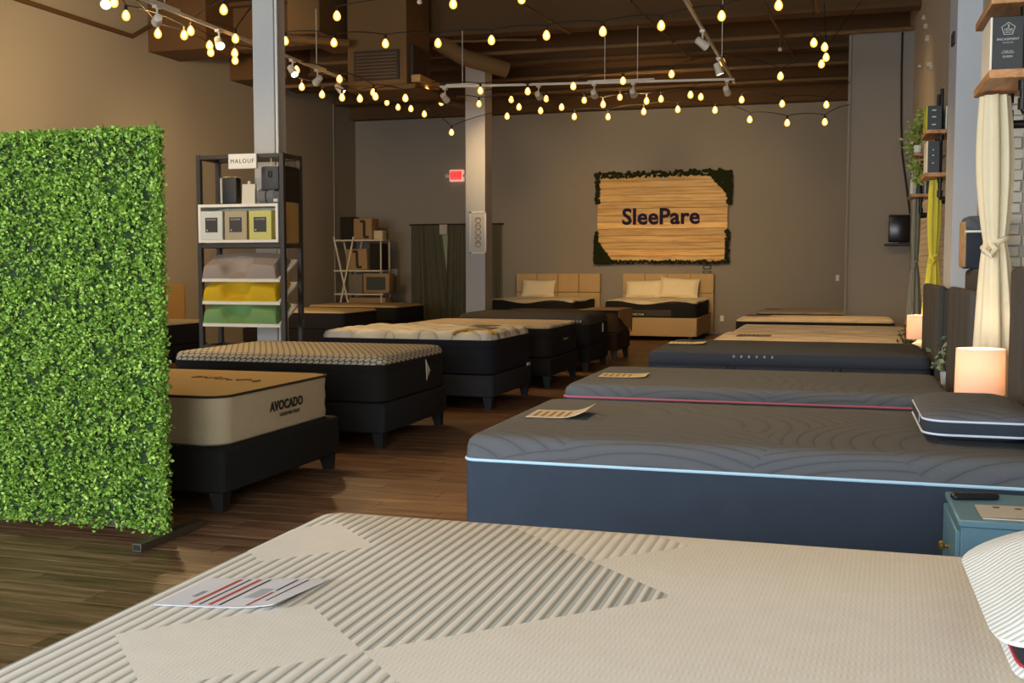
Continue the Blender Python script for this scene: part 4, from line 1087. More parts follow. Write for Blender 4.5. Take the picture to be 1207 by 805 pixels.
# ---- plants
def leaf_cloud(bm, pts, size, rnd, up=0.3):
    for p in pts:
        d = Vector((rnd.gauss(0, 1), rnd.gauss(0, 1), rnd.gauss(0, .7)+up)).normalized()
        e = d.cross(Vector((rnd.gauss(0, 1), rnd.gauss(0, 1), rnd.gauss(0, 1)))).normalized()
        n = d.cross(e)
        L = size*rnd.uniform(.7, 1.3); W = L*.32
        p = Vector(p)
        v = [bm.verts.new(q) for q in (p, p+d*L*.45+e*W+n*W*.3, p+d*L, p+d*L*.45-e*W+n*W*.3, p+d*L*.5-n*W*.12)]
        bm.faces.new((v[0], v[1], v[4])); bm.faces.new((v[1], v[2], v[4])); bm.faces.new((v[2], v[3], v[4])); bm.faces.new((v[3], v[0], v[4]))
def leafmat(name, a, b_):
    N = NT(name); g = N.n('ShaderNodeNewGeometry')
    N.l(N.ramp(g.outputs['Random Per Island'], [(0, c(a)), (1, c(b_))]), N.b.inputs['Base Color'])
    N.b.inputs['Roughness'].default_value = .45
    return N.m
t = thing('potted_plant', 'small grey green plant in a white pot between the dark beds', 'plant', (0.76, 8.6, .63))
bm = NB(); lathe(bm, .765, 8.6, [(.03, .631), (.036, .64), (.045, .73), (.041, .73), (.038, .70)], 18); part(t, 'pot', bm, plain('white_pot', '#e3e4e8', .35))
rr = random.Random(4); bm = NB()
leaf_cloud(bm, [(.75+rr.gauss(0, .035), 8.6+rr.gauss(0, .04), .82+rr.gauss(0, .05)) for _ in range(110)], .05, rr); part(t, 'foliage', bm, leafmat('sage_leaf', '#4d5a40', '#93a07c'), kind='stuff', smooth=False)
bm = NB()
for k in range(6): tube(bm, [(.765, 8.6, .72), (.755+rr.gauss(0, .02), 8.6+rr.gauss(0, .02), .78), (.75+rr.gauss(0, .04), 8.6+rr.gauss(0, .04), .86)], .003, 5)
part(t, 'stem', bm, plain('plant_stem', '#4a4a30', .7))
t = thing('potted_plant', 'small dark green plant beside the far lamp', 'plant', (.60, 11.5, .77))
bm = NB(); lathe(bm, .66, 11.28, [(.03, .0), (.04, .70), (.045, .78), (.04, .78), (.035, .74)], 14); part(t, 'stand_pot', bm, plain('dark_pot', '#3b382f', .5))
bm = NB(); leaf_cloud(bm, [(.64+rr.gauss(0, .03), 11.28+rr.gauss(0, .04), .84+rr.gauss(0, .04)) for _ in range(70)], .05, rr); part(t, 'foliage', bm, leafmat('olive_leaf', '#3f4426', '#6d7044'), kind='stuff', smooth=False)

# ================================================================== PIPE SHELVES AND CURTAINS ON THE RIGHT
m_oak = wood('shelf_oak', '#8a5f3c', '#b98556', '#cf9f6e', 1, 0.8, 0.5)
m_pipe = plain('black_iron_pipe', '#26231f', .4, .6)
m_blackbox = plain('black_carton', '#2b2d2f', .45, 0, .5, .04)
m_whitebox = plain('white_carton', '#e9e2d0', .5)
m_grn = plain('green_carton', '#c3c13c', .5)

def pipe_shelf(label, x0, x1, y0, y1, zs, pipes_y, xw, th=.045, drop=.28, xp=None):
    t = thing('pipe_shelf', label, 'shelf', ((x0+x1)/2, (y0+y1)/2, zs[0]-drop))
    for z in zs:
        bm = NB(); box(bm, x0, x1, y0, y1, z, z+th, .004, 1); part(t, 'board', bm, m_oak)
    xp = xp or (x0+.14)
    ztop = zs[-1] + .42
    for py in pipes_y:
        bm = NB(); tube(bm, [(xw, py, zs[0]-drop), (xp+.03, py, zs[0]-drop), (xp+.008, py, zs[0]-drop+.008), (xp, py, zs[0]-drop+.03), (xp, py, ztop)], .016, 10)
        p = part(t, 'pipe', bm, m_pipe)
        for fm in [frame_mx((xp, py, zs[0]-drop+.05), (1,0,0), (0,1,0)), frame_mx((xp+.05, py, zs[0]-drop), (0,1,0), (0,0,1))] + [frame_mx((xp, py, z-.02), (1,0,0), (0,1,0)) for z in zs]:
            bm = NB(); lathe(bm, 0, 0, [(.024, -.03), (.024, .03)], 12, fm); part(p, 'fitting', bm, m_pipe)
    return t
pipe_shelf('oak shelves on black iron pipes at the upper right corner', .72, 1.36, 6.2, 6.9, (2.48, 2.86), (6.32, 6.80), 1.36, .045, .17, .90)
pipe_shelf('oak shelves on iron pipes above the yellow curtain', .72, 1.05, 10.7, 11.3, (2.33, 2.72), (10.85, 11.2), 1.05, .035, .20, .865)
pipe_shelf('short oak shelf on iron pipes above the grey curtain', .755, 1.05, 13.4, 14.0, (2.31,), (13.55, 13.9), 1.05, .035, .2, .88)

# near carton with pentagon warranty mark
def pent(cx, y, cz, r):
    return [(cx + r*math.sin(2*math.pi*k/5), y, cz + r*math.cos(2*math.pi*k/5)) for k in range(5)]
t = thing('carton', 'black carton with pentagon warranty mark on the near oak shelf', 'box', (.84, 6.4, 2.525))
bm = NB(); box(bm, .735, .885, 6.24, 6.60, 2.526, 2.80, .003, 1); part(t, 'body', bm, m_blackbox)
bm = NB(); box(bm, .724, .736, 6.24, 6.60, 2.527, 2.80, .003, 1); part(t, 'side_sleeve', bm, m_whitebox)
m_wp = plain('white_print', '#c9c8c2', .5)
bm = NB(); tube(bm, pent(.81, 6.238, 2.735, .034), .0018, 5, True); part(t, 'pentagon_mark', bm, m_wp)
for s_, sz, zz in (('3', .026, 2.748), ('YEAR', .017, 2.731), ('WARRANTY', .0085, 2.718), ('ENCASEMENT', .016, 2.683), ('PROTECTOR', .008, 2.665), ('5 SIDED AND', .008, 2.622), ('WATERPROOF', .009, 2.613), ('QUEEN', .014, 2.594)):
    part(t, 'lettering', text_bm(s_, sz, .0004, frame_mx((.81, 6.2385, zz), (1,0,0), (0,0,1)), 1.1), m_wp, smooth=False)
t = thing('carton', 'cream carton standing behind the pipe on the near oak shelf', 'box', (.96, 6.45, 2.525))
bm = NB(); box(bm, .925, 1.02, 6.36, 6.70, 2.526, 2.82, .003, 1); part(t, 'body', bm, m_whitebox)
bm = NB(); box(bm, .93, 1.015, 6.354, 6.362, 2.56, 2.62); part(t, 'label_patch', bm, m_blackbox)
# cartons on the middle shelves
def carton(label, x0, x1, y0, y1, z0, z1, side, lines):
    t = thing('carton', label, 'box', ((x0+x1)/2, (y0+y1)/2, z0))
    bm = NB(); box(bm, x0+.012, x1, y0, y1, z0+.001, z1, .003, 1); part(t, 'body', bm, m_blackbox)
    bm = NB(); box(bm, x0, x0+.013, y0, y1, z0+.001, z1, .003, 1); part(t, 'side_sleeve', bm, side)
    for zz in lines:
        bm = NB(); box(bm, x0+.05, x1-.05, y0-.002, y0+.001, zz, zz+.01); part(t, 'print_line', bm, m_wp)
carton('black carton with green edge on the upper middle shelf', .725, .86, 10.75, 11.1, 2.755, 2.975, m_grn, (2.93, 2.87, 2.80))
carton('slim black carton beside the pipe on the upper middle shelf', .895, .97, 10.78, 11.1, 2.755, 2.975, m_whitebox, ())
carton('black carton with white edge on the lower middle shelf', .735, .85, 10.75, 11.1, 2.365, 2.655, m_whitebox, (2.57, 2.52, 2.45))
carton('white carton on the short far shelf', .80, .865, 13.45, 13.7, 2.345, 2.59, m_whitebox, ())
carton('pale carton on the short far shelf beside the pipe', .91, .98, 13.45, 13.7, 2.345, 2.53, m_whitebox, ())
t = thing('bottle', 'slim white bottle on the short far shelf', 'bottle', (.77, 13.5, 2.345))
bm = NB(); lathe(bm, .775, 13.5, [(.018, 2.346), (.022, 2.35), (.022, 2.53), (.01, 2.56), (.01, 2.58)], 14); part(t, 'body', bm, m_whitebox)
bm = NB(); lathe(bm, .775, 13.5, [(.012, 2.578), (.012, 2.61)], 12); part(t, 'cap', bm, m_wp)
# trailing plant
t = thing('hanging_plant', 'bright green trailing plant spilling beside the middle shelves', 'plant', (.78, 12.2, 2.345))
rr = random.Random(9); bm = NB()
pts = []
for k in range(420):
    f = rr.random(); z = 2.40 + f*.80
    cx = .80 - .06*math.sin(f*3.0) + .10*max(0, f-.6)
    pts.append((cx + rr.gauss(0, .035 + .03*math.exp(-((f-.55)/.15)**2)), 12.6 + rr.gauss(0, .06), z))
leaf_cloud(bm, pts, .055, rr, -.1); part(t, 'foliage', bm, leafmat('lime_leaf', '#6d8428', '#bcc766'), kind='stuff', smooth=False)
bm = NB(); tube(bm, [(.86, 12.6, 3.2), (.80, 12.6, 3.0), (.76, 12.6, 2.75), (.79, 12.6, 2.5), (.80, 12.6, 2.4)], .008, 6); part(t, 'vine', bm, plain('vine_stem', '#5c5a2c', .7))
bm = NB(); lathe(bm, .765, 12.5, [(.03, 2.72), (.04, 2.73), (.045, 2.80), (.04, 2.80), (.035, 2.77)], 16); part(t, 'pot', bm, m_whitebox)
bm = NB(); box(bm, .72, 1.05, 12.4, 12.8, 2.685, 2.715, .003, 1); part(t, 'ledge', bm, m_oak)

def tied_curtain(label, cx, cy, zt, zk, zb, wt, wk, wb, dy, mat, folds=9, seed=1, tie=None, skew=0.0):
    """gathered curtain: pleated closed body, cinched by a knotted tie"""
    t = thing('curtain', label, 'curtain', (cx, cy, zb))
    rnd = random.Random(seed)
    n = folds*8; ph = rnd.uniform(0, 6)
    am = [rnd.uniform(.5, 1.3) for _ in range(folds)]
    bm = NB(); rings = []
    m = 34
    for j in range(m+1):
        f = j/m; z = zt + (zb-zt)*f
        fk = (zt-zk)/(zt-zb)
        if f < fk:
            g = f/fk; w = wt + (wk-wt)*g**2.2 + (wt*.5)*math.sin(g*math.pi)*.55
        else:
            g = (f-fk)/(1-fk); w = wk + (wb-wk)*g**.7
        cxx = cx + skew*(f-fk)
        pinch = 1 - .55*math.exp(-((f-fk)/.03)**2)
        ring = []
        for k in range(n):
            a = 2*math.pi*k/n
            p = 1 + .22*am[int(k/8) % folds]*math.sin(folds*a+ph)*(.55+.45*pinch)
            ring.append(bm.verts.new((cxx + w/2*math.cos(a)*p, cy + dy/2*math.sin(a)*p*(.4+.6*w/max(wt, wb)), z)))
        rings.append(ring)
    for A, B in zip(rings, rings[1:]):
        for k in range(n): bm.faces.new((A[k], A[(k+1) % n], B[(k+1) % n], B[k]))
    bm.faces.new(rings[0]); bm.faces.new(rings[-1][::-1])
    part(t, 'drape', bm, mat)
    bm = NB()
    tube(bm, [(cx + (wk/2*1.12)*math.cos(a), cy + (dy/2*.75)*math.sin(a), zk + .03*math.cos(a)) for a in [2*math.pi*k/20 for k in range(20)]], .016, 8, True)
    tube(bm, [(cx-wk*.5, cy-dy*.45, zk-.02), (cx-wk*.62, cy-dy*.55, zk-.05), (cx-wk*.3, cy-dy*.6, zk-.075), (cx-wk*.1, cy-dy*.55, zk-.04), (cx-wk*.3, cy-dy*.5, zk-.01)], .018, 8)
    part(t, 'tie', bm, tie or mat)
    return t
m_cream = fabric('cream_curtain_cloth', '#d9cfb2', .3, 150, .06)
m_lime = fabric('yellow_green_curtain_cloth', '#cfc34a', .3, 150, .08)
m_gcurt = fabric('grey_curtain_cloth', '#a09b88', .3, 150, .08)
tied_curtain('cream curtain tied with a knot hanging under the near oak shelf', .835, 6.72, 2.46, 1.64, .72, .14, .11, .24, .22, m_cream, 8, 3, None, .05)
tied_curtain('yellow green curtain tied in the middle under the oak shelves', .84, 11.05, 2.32, 1.60, .72, .085, .07, .19, .25, m_lime, 7, 5)
tied_curtain('grey curtain tied in the middle, farthest along the right wall', .835, 13.7, 2.30, 1.56, .5, .07, .06, .20, .25, m_gcurt, 7, 8)

# monitor on a bracket shelf at the partition
t = thing('monitor', 'black flat screen on a small ledge at the grey partition', 'monitor', (.93, 18.4, 1.85))
bm = NB(); box(bm, .72, 1.04, 18.36, 18.40, 1.90, 2.33, .02, 2); part(t, 'screen', bm, plain('screen_black', '#0d0d0e', .25))
bm = NB(); box(bm, .66, 1.04, 18.25, 18.46, 1.84, 1.875, .006, 1); part(t, 'ledge', bm, plain('ledge_black', '#1a1816', .5))
bm = NB(); box(bm, .88, 1.0, 18.40, 18.455, 1.875, 2.1, .006, 1); part(t, 'stand', bm, plain('stand_black', '#141312', .5))
bm = NB(); box(bm, .72, 1.04, 18.395, 18.41, 1.90, 2.33, .005, 1); part(t, 'rear_cover', bm, plain('rear_black', '#18181a', .5))

# ================================================================== DISPLAY SHELF
DX0, DX1, DY0, DY1, DZ = -6.60, -5.56, 10.2, 10.62, 2.69
m_frame = plain('black_steel_frame', '#37322e', .45, .2)
m_whiteb = plain('white_board', '#ece8dd', .5)
t = thing('display_shelf', 'tall black steel display shelf with white boards and pillows', 'shelf', ((DX0+DX1)/2, 10.4, 0))
for xx in (DX0, DX1-.05):
    for yy in (DY0, DY1-.05):
        bm = NB(); box(bm, xx, xx+.05, yy, yy+.05, 0, DZ, .003, 1); part(t, 'post', bm, m_frame)
for z in (DZ-.05, 1.705, .62):
    for q in ((DX0+.05, DX1-.05, DY0, DY0+.05), (DX0+.05, DX1-.05, DY1-.05, DY1), (DX0, DX0+.05, DY0+.05, DY1-.05), (DX1-.05, DX1, DY0+.05, DY1-.05)):
        bm = NB(); box(bm, q[0], q[1], q[2], q[3], z, z+.045, .003, 1); part(t, 'rail', bm, m_frame)
# white cubby
bm = NB()
cz0, cz1 = 1.76, 2.165
box(bm, DX0+.03, DX1-.06, DY0-.02, DY1-.08, cz0, cz0+.03); box(bm, DX0+.03, DX1-.06, DY0-.02, DY1-.08, cz1-.03, cz1)
box(bm, DX0+.03, DX0+.06, DY0-.02, DY1-.08, cz0+.03, cz1-.03); box(bm, DX1-.09, DX1-.06, DY0-.02, DY1-.08, cz0+.03, cz1-.03)
box(bm, DX0+.03, DX1-.06, DY1-.10, DY1-.08, cz0, cz1); part(t, 'cubby', bm, m_whiteb, smooth=False)
bm = NB(); box(bm, DX1-.045, DX1-.02, DY0+.06, DY1-.06, cz0, cz1+.02); part(t, 'side_board', bm, plain('tan_board', '#b9975e', .6))
# tilted boards
tz = (1.345, 1.105, .868)
rise = .21
for z in tz:
    bm = NB(); v = []
    for (yy, zz) in ((DY0-.01, z), (DY1-.03, z+rise), (DY1-.03, z+rise+.028), (DY0-.01, z+.028)):
        v.append((bm.verts.new((DX0+.055, yy, zz)), bm.verts.new((DX1-.055, yy, zz))))
    for i in range(4):
        j = (i+1) % 4; bm.faces.new((v[i][0], v[i][1], v[j][1], v[j][0]))
    bm.faces.new([q[0] for q in v][::-1]); bm.faces.new([q[1] for q in v]); part(t, 'tilted_board', bm, m_whiteb, smooth=False)
def contour_pillow(label, z, mat):
    """pillow with a scooped front and a ring shaped hollow on the tilted board"""
    bm = NB()
    cx = (DX0+DX1)/2 - .02; w = .90; d = .40
    nx, ny = 40, 14
    sl = rise/(DY1-DY0-.02); dirv = Vector((0, 1, sl)).normalized(); nv = Vector((0, -dirv.z, dirv.y))
    base = Vector((cx, DY0+.005, z+.030))
    def h(u, v):
        s = abs(2*u-1)
        e = min(1, (1-s)/.07)**.5 if s < 1 else 0
        lob = .155 - .03*s**2
        f = min(1, v/.12)**.5; bk = min(1, (1-v)/.18)**.5
        rr_ = math.hypot((u-.45)*w/.20, v*d/.23)                       # arched hollow at the front
        k_ = min(1, max(0, (rr_-.62)/.42)); k_ = k_*k_*(3-2*k_)
        return max(.010, (.012 + (lob-.012)*k_)*e*f*bk)
    def pt(u, v, top):
        yy = v*d*(1)
        xx = (u-.5)*w*(1 - .10*max(0, v-.3))
        return base + Vector((xx, 0, 0)) + dirv*yy + nv*(h(u, v) if top else .002)
    A = [[bm.verts.new(pt(i/nx, j/ny, True)) for j in range(ny+1)] for i in range(nx+1)]
    B = [[bm.verts.new(pt(i/nx, j/ny, False)) for j in range(ny+1)] for i in range(nx+1)]
    for i in range(nx):
        for j in range(ny):
            bm.faces.new((A[i][j], A[i+1][j], A[i+1][j+1], A[i][j+1])); bm.faces.new((B[i][j], B[i][j+1], B[i+1][j+1], B[i+1][j]))
    for i in range(nx):
        bm.faces.new((A[i][0], B[i][0], B[i+1][0], A[i+1][0])); bm.faces.new((A[i][ny], A[i+1][ny], B[i+1][ny], B[i][ny]))
    for j in range(ny):
        bm.faces.new((A[0][j], A[0][j+1], B[0][j+1], B[0][j])); bm.faces.new((A[nx][j], B[nx][j], B[nx][j+1], A[nx][j+1]))
    solo('contour_pillow', label, 'pillow', bm, mat, (cx, 10.4, z), 'contour pillows on the display shelf')
contour_pillow('grey contour pillow on the top tilted board', tz[0], fabric('grey_foam', '#a79a90', .2, 120, .04))
contour_pillow('yellow contour pillow on the middle tilted board', tz[1], fabric('yellow_foam', '#d9b429', .2, 120, .05))
contour_pillow('green contour pillow on the lowest tilted board', tz[2], fabric('green_foam', '#7fa568', .2, 120, .05))
# brand plate
t = thing('name_plate', 'small white name plate at the top of the display shelf', 'sign', (-6.03, 10.17, 2.53))
bm = NB(); box(bm, -6.185, -5.855, 10.165, 10.195, 2.53, 2.685, .003, 1); part(t, 'plate', bm, m_whiteb)
part(t, 'lettering', text_bm('MALOUF', .062, .001, frame_mx((-6.02, 10.163, 2.607), (1,0,0), (0,0,1)), 1.25), plain('plate_ink', '#3a3632', .6), smooth=False)
# cartons in the cubby
for k, (x0, col, lab) in enumerate(((-6.545, '#d5d8cd', 'silver boxed sheet set in the white cubby'), (-6.255, '#b3a482', 'taupe boxed sheet set in the white cubby'), (-5.965, '#cfc96c', 'lime boxed sheet set in the white cubby'))):
    t = thing('sheet_box', lab, 'box', (x0+.13, 10.3, cz0+.03), 'boxed sheet sets in the cubby')
    bm = NB(); box(bm, x0, x0+.265, 10.185, 10.50, cz0+.031, cz0+.335, .004, 1); part(t, 'box', bm, plain('sheet_carton_%d' % k, col, .35))
    bm = NB(); box(bm, x0+.06, x0+.205, 10.180, 10.187, cz0+.11, cz0+.265); q = part(t, 'label_patch', bm, plain('label_dark', '#38332c', .5))
    part(q, 'lettering', text_bm('WOVEN', .026, .0006, frame_mx((x0+.132, 10.179, cz0+.242), (1,0,0), (0,0,1)), 1.3), m_wp, smooth=False)
    bm = NB(); box(bm, x0+.075, x0+.09, 10.177, 10.181, cz0+.125, cz0+.138); part(q, 'mark', bm, m_wp)
# things standing on the cubby
t = thing('pouch', 'black zip pouch with silver stripe on the white cubby', 'pouch', (-6.27, 10.3, cz1))
bm = NB(); box(bm, -6.36, -6.14, 10.25, 10.35, cz1+.001, cz1+.29, .02, 3); part(t, 'body', bm, plain('pouch_black', '#171512', .5))
bm = NB(); box(bm, -6.335, -6.305, 10.235, 10.252, cz1+.01, cz1+.28, .006, 1); part(t, 'stripe', bm, plain('pouch_silver', '#c9c7bd', .3, .6))
t = thing('gift_bag', 'small cream bag with bow on the white cubby', 'bag', (-6.0, 10.27, cz1))
bm = NB(); frustum(bm, -6.0, 10.27, cz1+.001, cz1+.21, .155, .06, .15, .03); part(t, 'body', bm, plain('bag_cream', '#d9d2c0', .6))
bm = NB(); lathe(bm, -6.0, 10.27, [(.01, cz1+.205), (.02, cz1+.215), (.018, cz1+.235), (.006, cz1+.245)], 12); part(t, 'bow', bm, plain('bow_white', '#e6e0d0', .6))
t = thing('rolled_blanket', 'grey rolled blanket on the white cubby', 'blanket', (-5.8, 10.3, cz1))
bm = NB(); lathe(bm, 0, 0, [(.02, -.10), (.075, -.098), (.082, -.08), (.082, .08), (.075, .098), (.02, .10)], 20, frame_mx((-5.81, 10.33, cz1+.084), (0,1,0), (0,0,1))); part(t, 'roll', bm, fabric('roll_grey', '#77787a', .3, 150, .08))
bm = NB(); tube(bm, [(-5.80, 10.33+.086*math.cos(a), cz1+.084+.086*math.sin(a)) for a in [2*math.pi*k/18 for k in range(18)]], .006, 6, True); part(t, 'band', bm, plain('roll_band', '#26231f', .6))
t = thing('drawstring_bag', 'dark grey bag hanging under the shelf top', 'bag', (-5.75, 10.3, 2.3))
bm = NB(); box(bm, -5.86, -5.65, 10.26, 10.33, 2.31, 2.56, .02, 2); part(t, 'body', bm, plain('hang_bag_grey', '#3e3f42', .6))
bm = NB(); box(bm, -5.765, -5.725, 10.252, 10.262, 2.44, 2.51, .01, 2); part(t, 'patch', bm, plain('hang_bag_patch', '#16171a', .6))
bm = NB(); tube(bm, [(-5.755, 10.295, 2.55), (-5.755, 10.295, 2.645)], .006, 6); part(t, 'cord', bm, plain('bag_cord', '#d8d4c8', .6))
bm = NB(); frustum(bm, -5.81, 10.29, 2.275, 2.312, .05, .04, .08, .05); part(t, 'toggle', bm, plain('bag_toggle', '#151515', .5))
t = thing('small_carton', 'small dark carton right of the rolled blanket', 'box', (-5.66, 10.28, cz1))
bm = NB(); box(bm, -5.70, -5.62, 10.22, 10.4, cz1+.001, cz1+.13, .004, 1); part(t, 'box', bm, plain('small_carton_grey', '#4c4c4a', .5))
bm = NB(); box(bm, -5.69, -5.64, 10.217, 10.221, cz1+.02, cz1+.05); part(t, 'mark', bm, m_wp)
t = solo('suitcase_bag', 'large black bedding bag inside the shelf side', 'bag', rloft(NB(), -5.615, -5.57, 10.28, 10.56, .02, [(.01, 2.19), (0, 2.2), (0, 2.54), (.012, 2.56)], 4), plain('bag_black', '#201b14', .6), (-5.6, 10.4, 2.19))

# ================================================================== LEAF SCREEN
import numpy as np
HX0, HX1, HY, HZ0, HZ1 = -5.75, -3.50, 5.06, 0.09, 2.235
t = thing('leaf_screen', 'tall free standing screen of artificial green boxwood leaves', 'screen', ((HX0+HX1)/2, HY+.05, 0))
bm = NB(); box(bm, HX0, HX1-.012, HY+.028, HY+.045, HZ0, HZ1-.01); part(t, 'panel', bm, plain('panel_dark_green', '#213611', .9), smooth=False)
m_sframe = plain('screen_frame_brown', '#4a4132', .5)
for xx in (HX0, HX1-.075):
    bm = NB(); box(bm, xx, xx+.03, HY+.05, HY+.08, 0.03, HZ1-.02); part(t, 'upright', bm, m_sframe, smooth=False)
for xx in (HX0, HX1-.045):
    bm = NB(); box(bm, xx-.01, xx+.045, 4.83, 5.42, 0.0, .045, .003, 1); f_ = part(t, 'foot', bm, m_sframe)
    bm = NB(); box(bm, xx-.002, xx+.037, 4.826, 4.835, .008, .037); part(f_, 'tube_hole', bm, plain('tube_hole', '#0d0b08', .8))
bm = NB(); box(bm, HX0, HX1-.02, HY+.035, HY+.065, .05, .09); part(t, 'bottom_rail', bm, m_sframe, smooth=False)
rng = np.random.default_rng(12)
NL = 62000
cl = 9500
# clusters of small leaves growing out of the panel
cx_ = rng.uniform(HX0, HX1, cl); cz_ = rng.uniform(HZ0-.03, HZ1, cl); depth = rng.uniform(0.0, .05, cl)
ci = rng.integers(0, cl, NL)
P = np.stack([cx_[ci] + rng.normal(0, .012, NL), HY + .025 - depth[ci] + rng.normal(0, .008, NL), cz_[ci] + rng.normal(0, .012, NL)], 1)
edge = rng.random(NL) < .09     # leaves on the right edge and top
P[edge & (np.arange(NL) % 2 == 0), 0] = HX1 + rng.normal(-.005, .008, (edge & (np.arange(NL) % 2 == 0)).sum())
P[edge & (np.arange(NL) % 2 == 0), 1] = HY + rng.uniform(-.02, .05, (edge & (np.arange(NL) % 2 == 0)).sum())
P[edge & (np.arange(NL) % 2 == 1), 2] = HZ1 + rng.normal(-.005, .008, (edge & (np.arange(NL) % 2 == 1)).sum())
P[:, 0] = np.minimum(P[:, 0], HX1+.012)
Dv = rng.normal(0, 1, (NL, 3)); Dv[:, 1] -= 1.1; Dv[:, 2] += .35; Dv /= np.linalg.norm(Dv, axis=1)[:, None]
Q = rng.normal(0, 1, (NL, 3)); Ev = np.cross(Dv, Q); Ev /= np.linalg.norm(Ev, axis=1)[:, None]; Nv = np.cross(Dv, Ev)
L = rng.uniform(.016, .029, NL)[:, None]; W = L*.38
V = np.empty((NL, 5, 3)); V[:, 0] = P; V[:, 1] = P+Dv*L*.5+Ev*W+Nv*W*.35; V[:, 2] = P+Dv*L; V[:, 3] = P+Dv*L*.5-Ev*W+Nv*W*.35; V[:, 4] = P+Dv*L*.5
V -= np.array(ORG[t.name])
base = np.arange(NL)[:, None]*5
F = np.stack([base+np.array([0, 1, 4]), base+np.array([1, 2, 4]), base+np.array([2, 3, 4]), base+np.array([3, 0, 4])], 1).reshape(-1, 3)
me = bpy.data.meshes.new('foliage'); me.from_pydata(V.reshape(-1, 3).tolist(), [], F.tolist()); me.update()
part(t, 'foliage', me, leafmat('boxwood_leaf', '#457722', '#b0d25c'), 'dense small green leaves', 'stuff')

# ================================================================== WHITE RACK AND BOXES (back left)
t = thing('storage_rack', 'white folding rack with crossed legs in the back left corner', 'rack', (-10.8, 23.4, 0))
m_wr = plain('rack_white', '#cfc4ad', .5)
RXa, RXb, RYa, RYb = -11.25, -10.05, 23.0, 23.45
for z in (2.10, 1.40, .86):
    bm = NB(); box(bm, RXa-.02, RXb+.02, RYa, RYb, z, z+.035, .003, 1); part(t, 'shelf_board', bm, m_wr)
for yy in (RYa-.02, RYb+.02):
    for (xa, xb) in ((RXa, RXa+.50), (RXa+.50, RXa)):
        bm = NB(); tube(bm, [(xa, yy, 2.2), (xb, yy, 0.0)], .022, 6); part(t, 'leg', bm, m_wr)
    bm = NB(); tube(bm, [(RXb-.02, yy, 2.1), (RXb-.02, yy, 0.0)], .02, 6); part(t, 'leg', bm, m_wr)
m_kraft = plain('kraft_carton', '#9a7a4f', .7)
m_kraft2 = plain('grey_carton', '#6f6350', .7)
m_dkbag = fabric('dark_bag_cloth', '#2a241b', .3, 100, .1)
def packed(name, label, x0, x1, y0, y1, z0, z1, mat, cat, mark=None, rot=0):
    t = thing(name, label, cat, ((x0+x1)/2, (y0+y1)/2, z0))
    bm = NB(); box(bm, x0, x1, y0, y1, z0+.002, z1, .015, 2)
    if rot: bmesh.ops.rotate(bm, cent=((x0+x1)/2, (y0+y1)/2, z0), matrix=Matrix.Rotation(rot, 3, 'Y'), verts=bm.verts)
    part(t, 'body', bm, mat)
    if mark:
        bm = NB()
        mark(bm)
        if rot: bmesh.ops.rotate(bm, cent=((x0+x1)/2, (y0+y1)/2, z0), matrix=Matrix.Rotation(rot, 3, 'Y'), verts=bm.verts)
        part(t, 'print', bm, plain('carton_print', '#2a2015', .7), smooth=False)
    return t
def bigZ(cx, cz, y, s):
    def f(bm):
        box(bm, cx-.1*s, cx+.02*s, y, y+.01, cz+.16*s, cz+.22*s); box(bm, cx-.02*s, cx+.05*s, y, y+.01, cz-.2*s, cz+.2*s); box(bm, cx, cx+.14*s, y, y+.01, cz-.24*s, cz-.18*s)
    return f
packed('bedding_bag', 'black bedding bag on top of the white rack', -11.1, -10.78, 23.0, 23.4, 2.135, 2.66, m_dkbag, 'bag')
packed('carton', 'brown carton with dark numeral on top of the white rack', -10.76, -10.30, 23.0, 23.4, 2.135, 2.62, m_kraft, 'box', bigZ(-10.5, 2.38, 22.985, .9))
packed('carton', 'small cream carton at the right end of the rack top', -10.28, -10.06, 23.05, 23.3, 2.135, 2.34, plain('cream_carton', '#cdb98d', .6), 'box')
packed('carton', 'brown carton with dark numeral on the second rack board', -10.95, -10.42, 23.0, 23.4, 1.437, 1.92, m_kraft, 'box', bigZ(-10.68, 1.69, 22.985, .9), -.03)
packed('bedding_bag', 'black bedding bag on the second rack board', -10.36, -10.08, 23.0, 23.4, 1.437, 2.05, m_dkbag, 'bag')
packed('carton', 'grey carton on the third rack board', -10.90, -10.55, 23.0, 23.4, .897, 1.34, m_kraft2, 'box')
tt = packed('mattress_box', 'tan box with a dark photo panel sticking out of the rack', -10.50, -9.86, 22.95, 23.3, .905, 1.36, m_kraft, 'box')
bm = NB(); box(bm, -10.42, -9.95, 22.938, 22.95, .98, 1.28); part(tt, 'photo_panel', bm, plain('photo_panel', '#3b3f33', .4))
packed('carton', 'long brown carton standing under the lowest rack board', -10.88, -9.98, 23.0, 23.4, .0, .80, m_kraft, 'box')

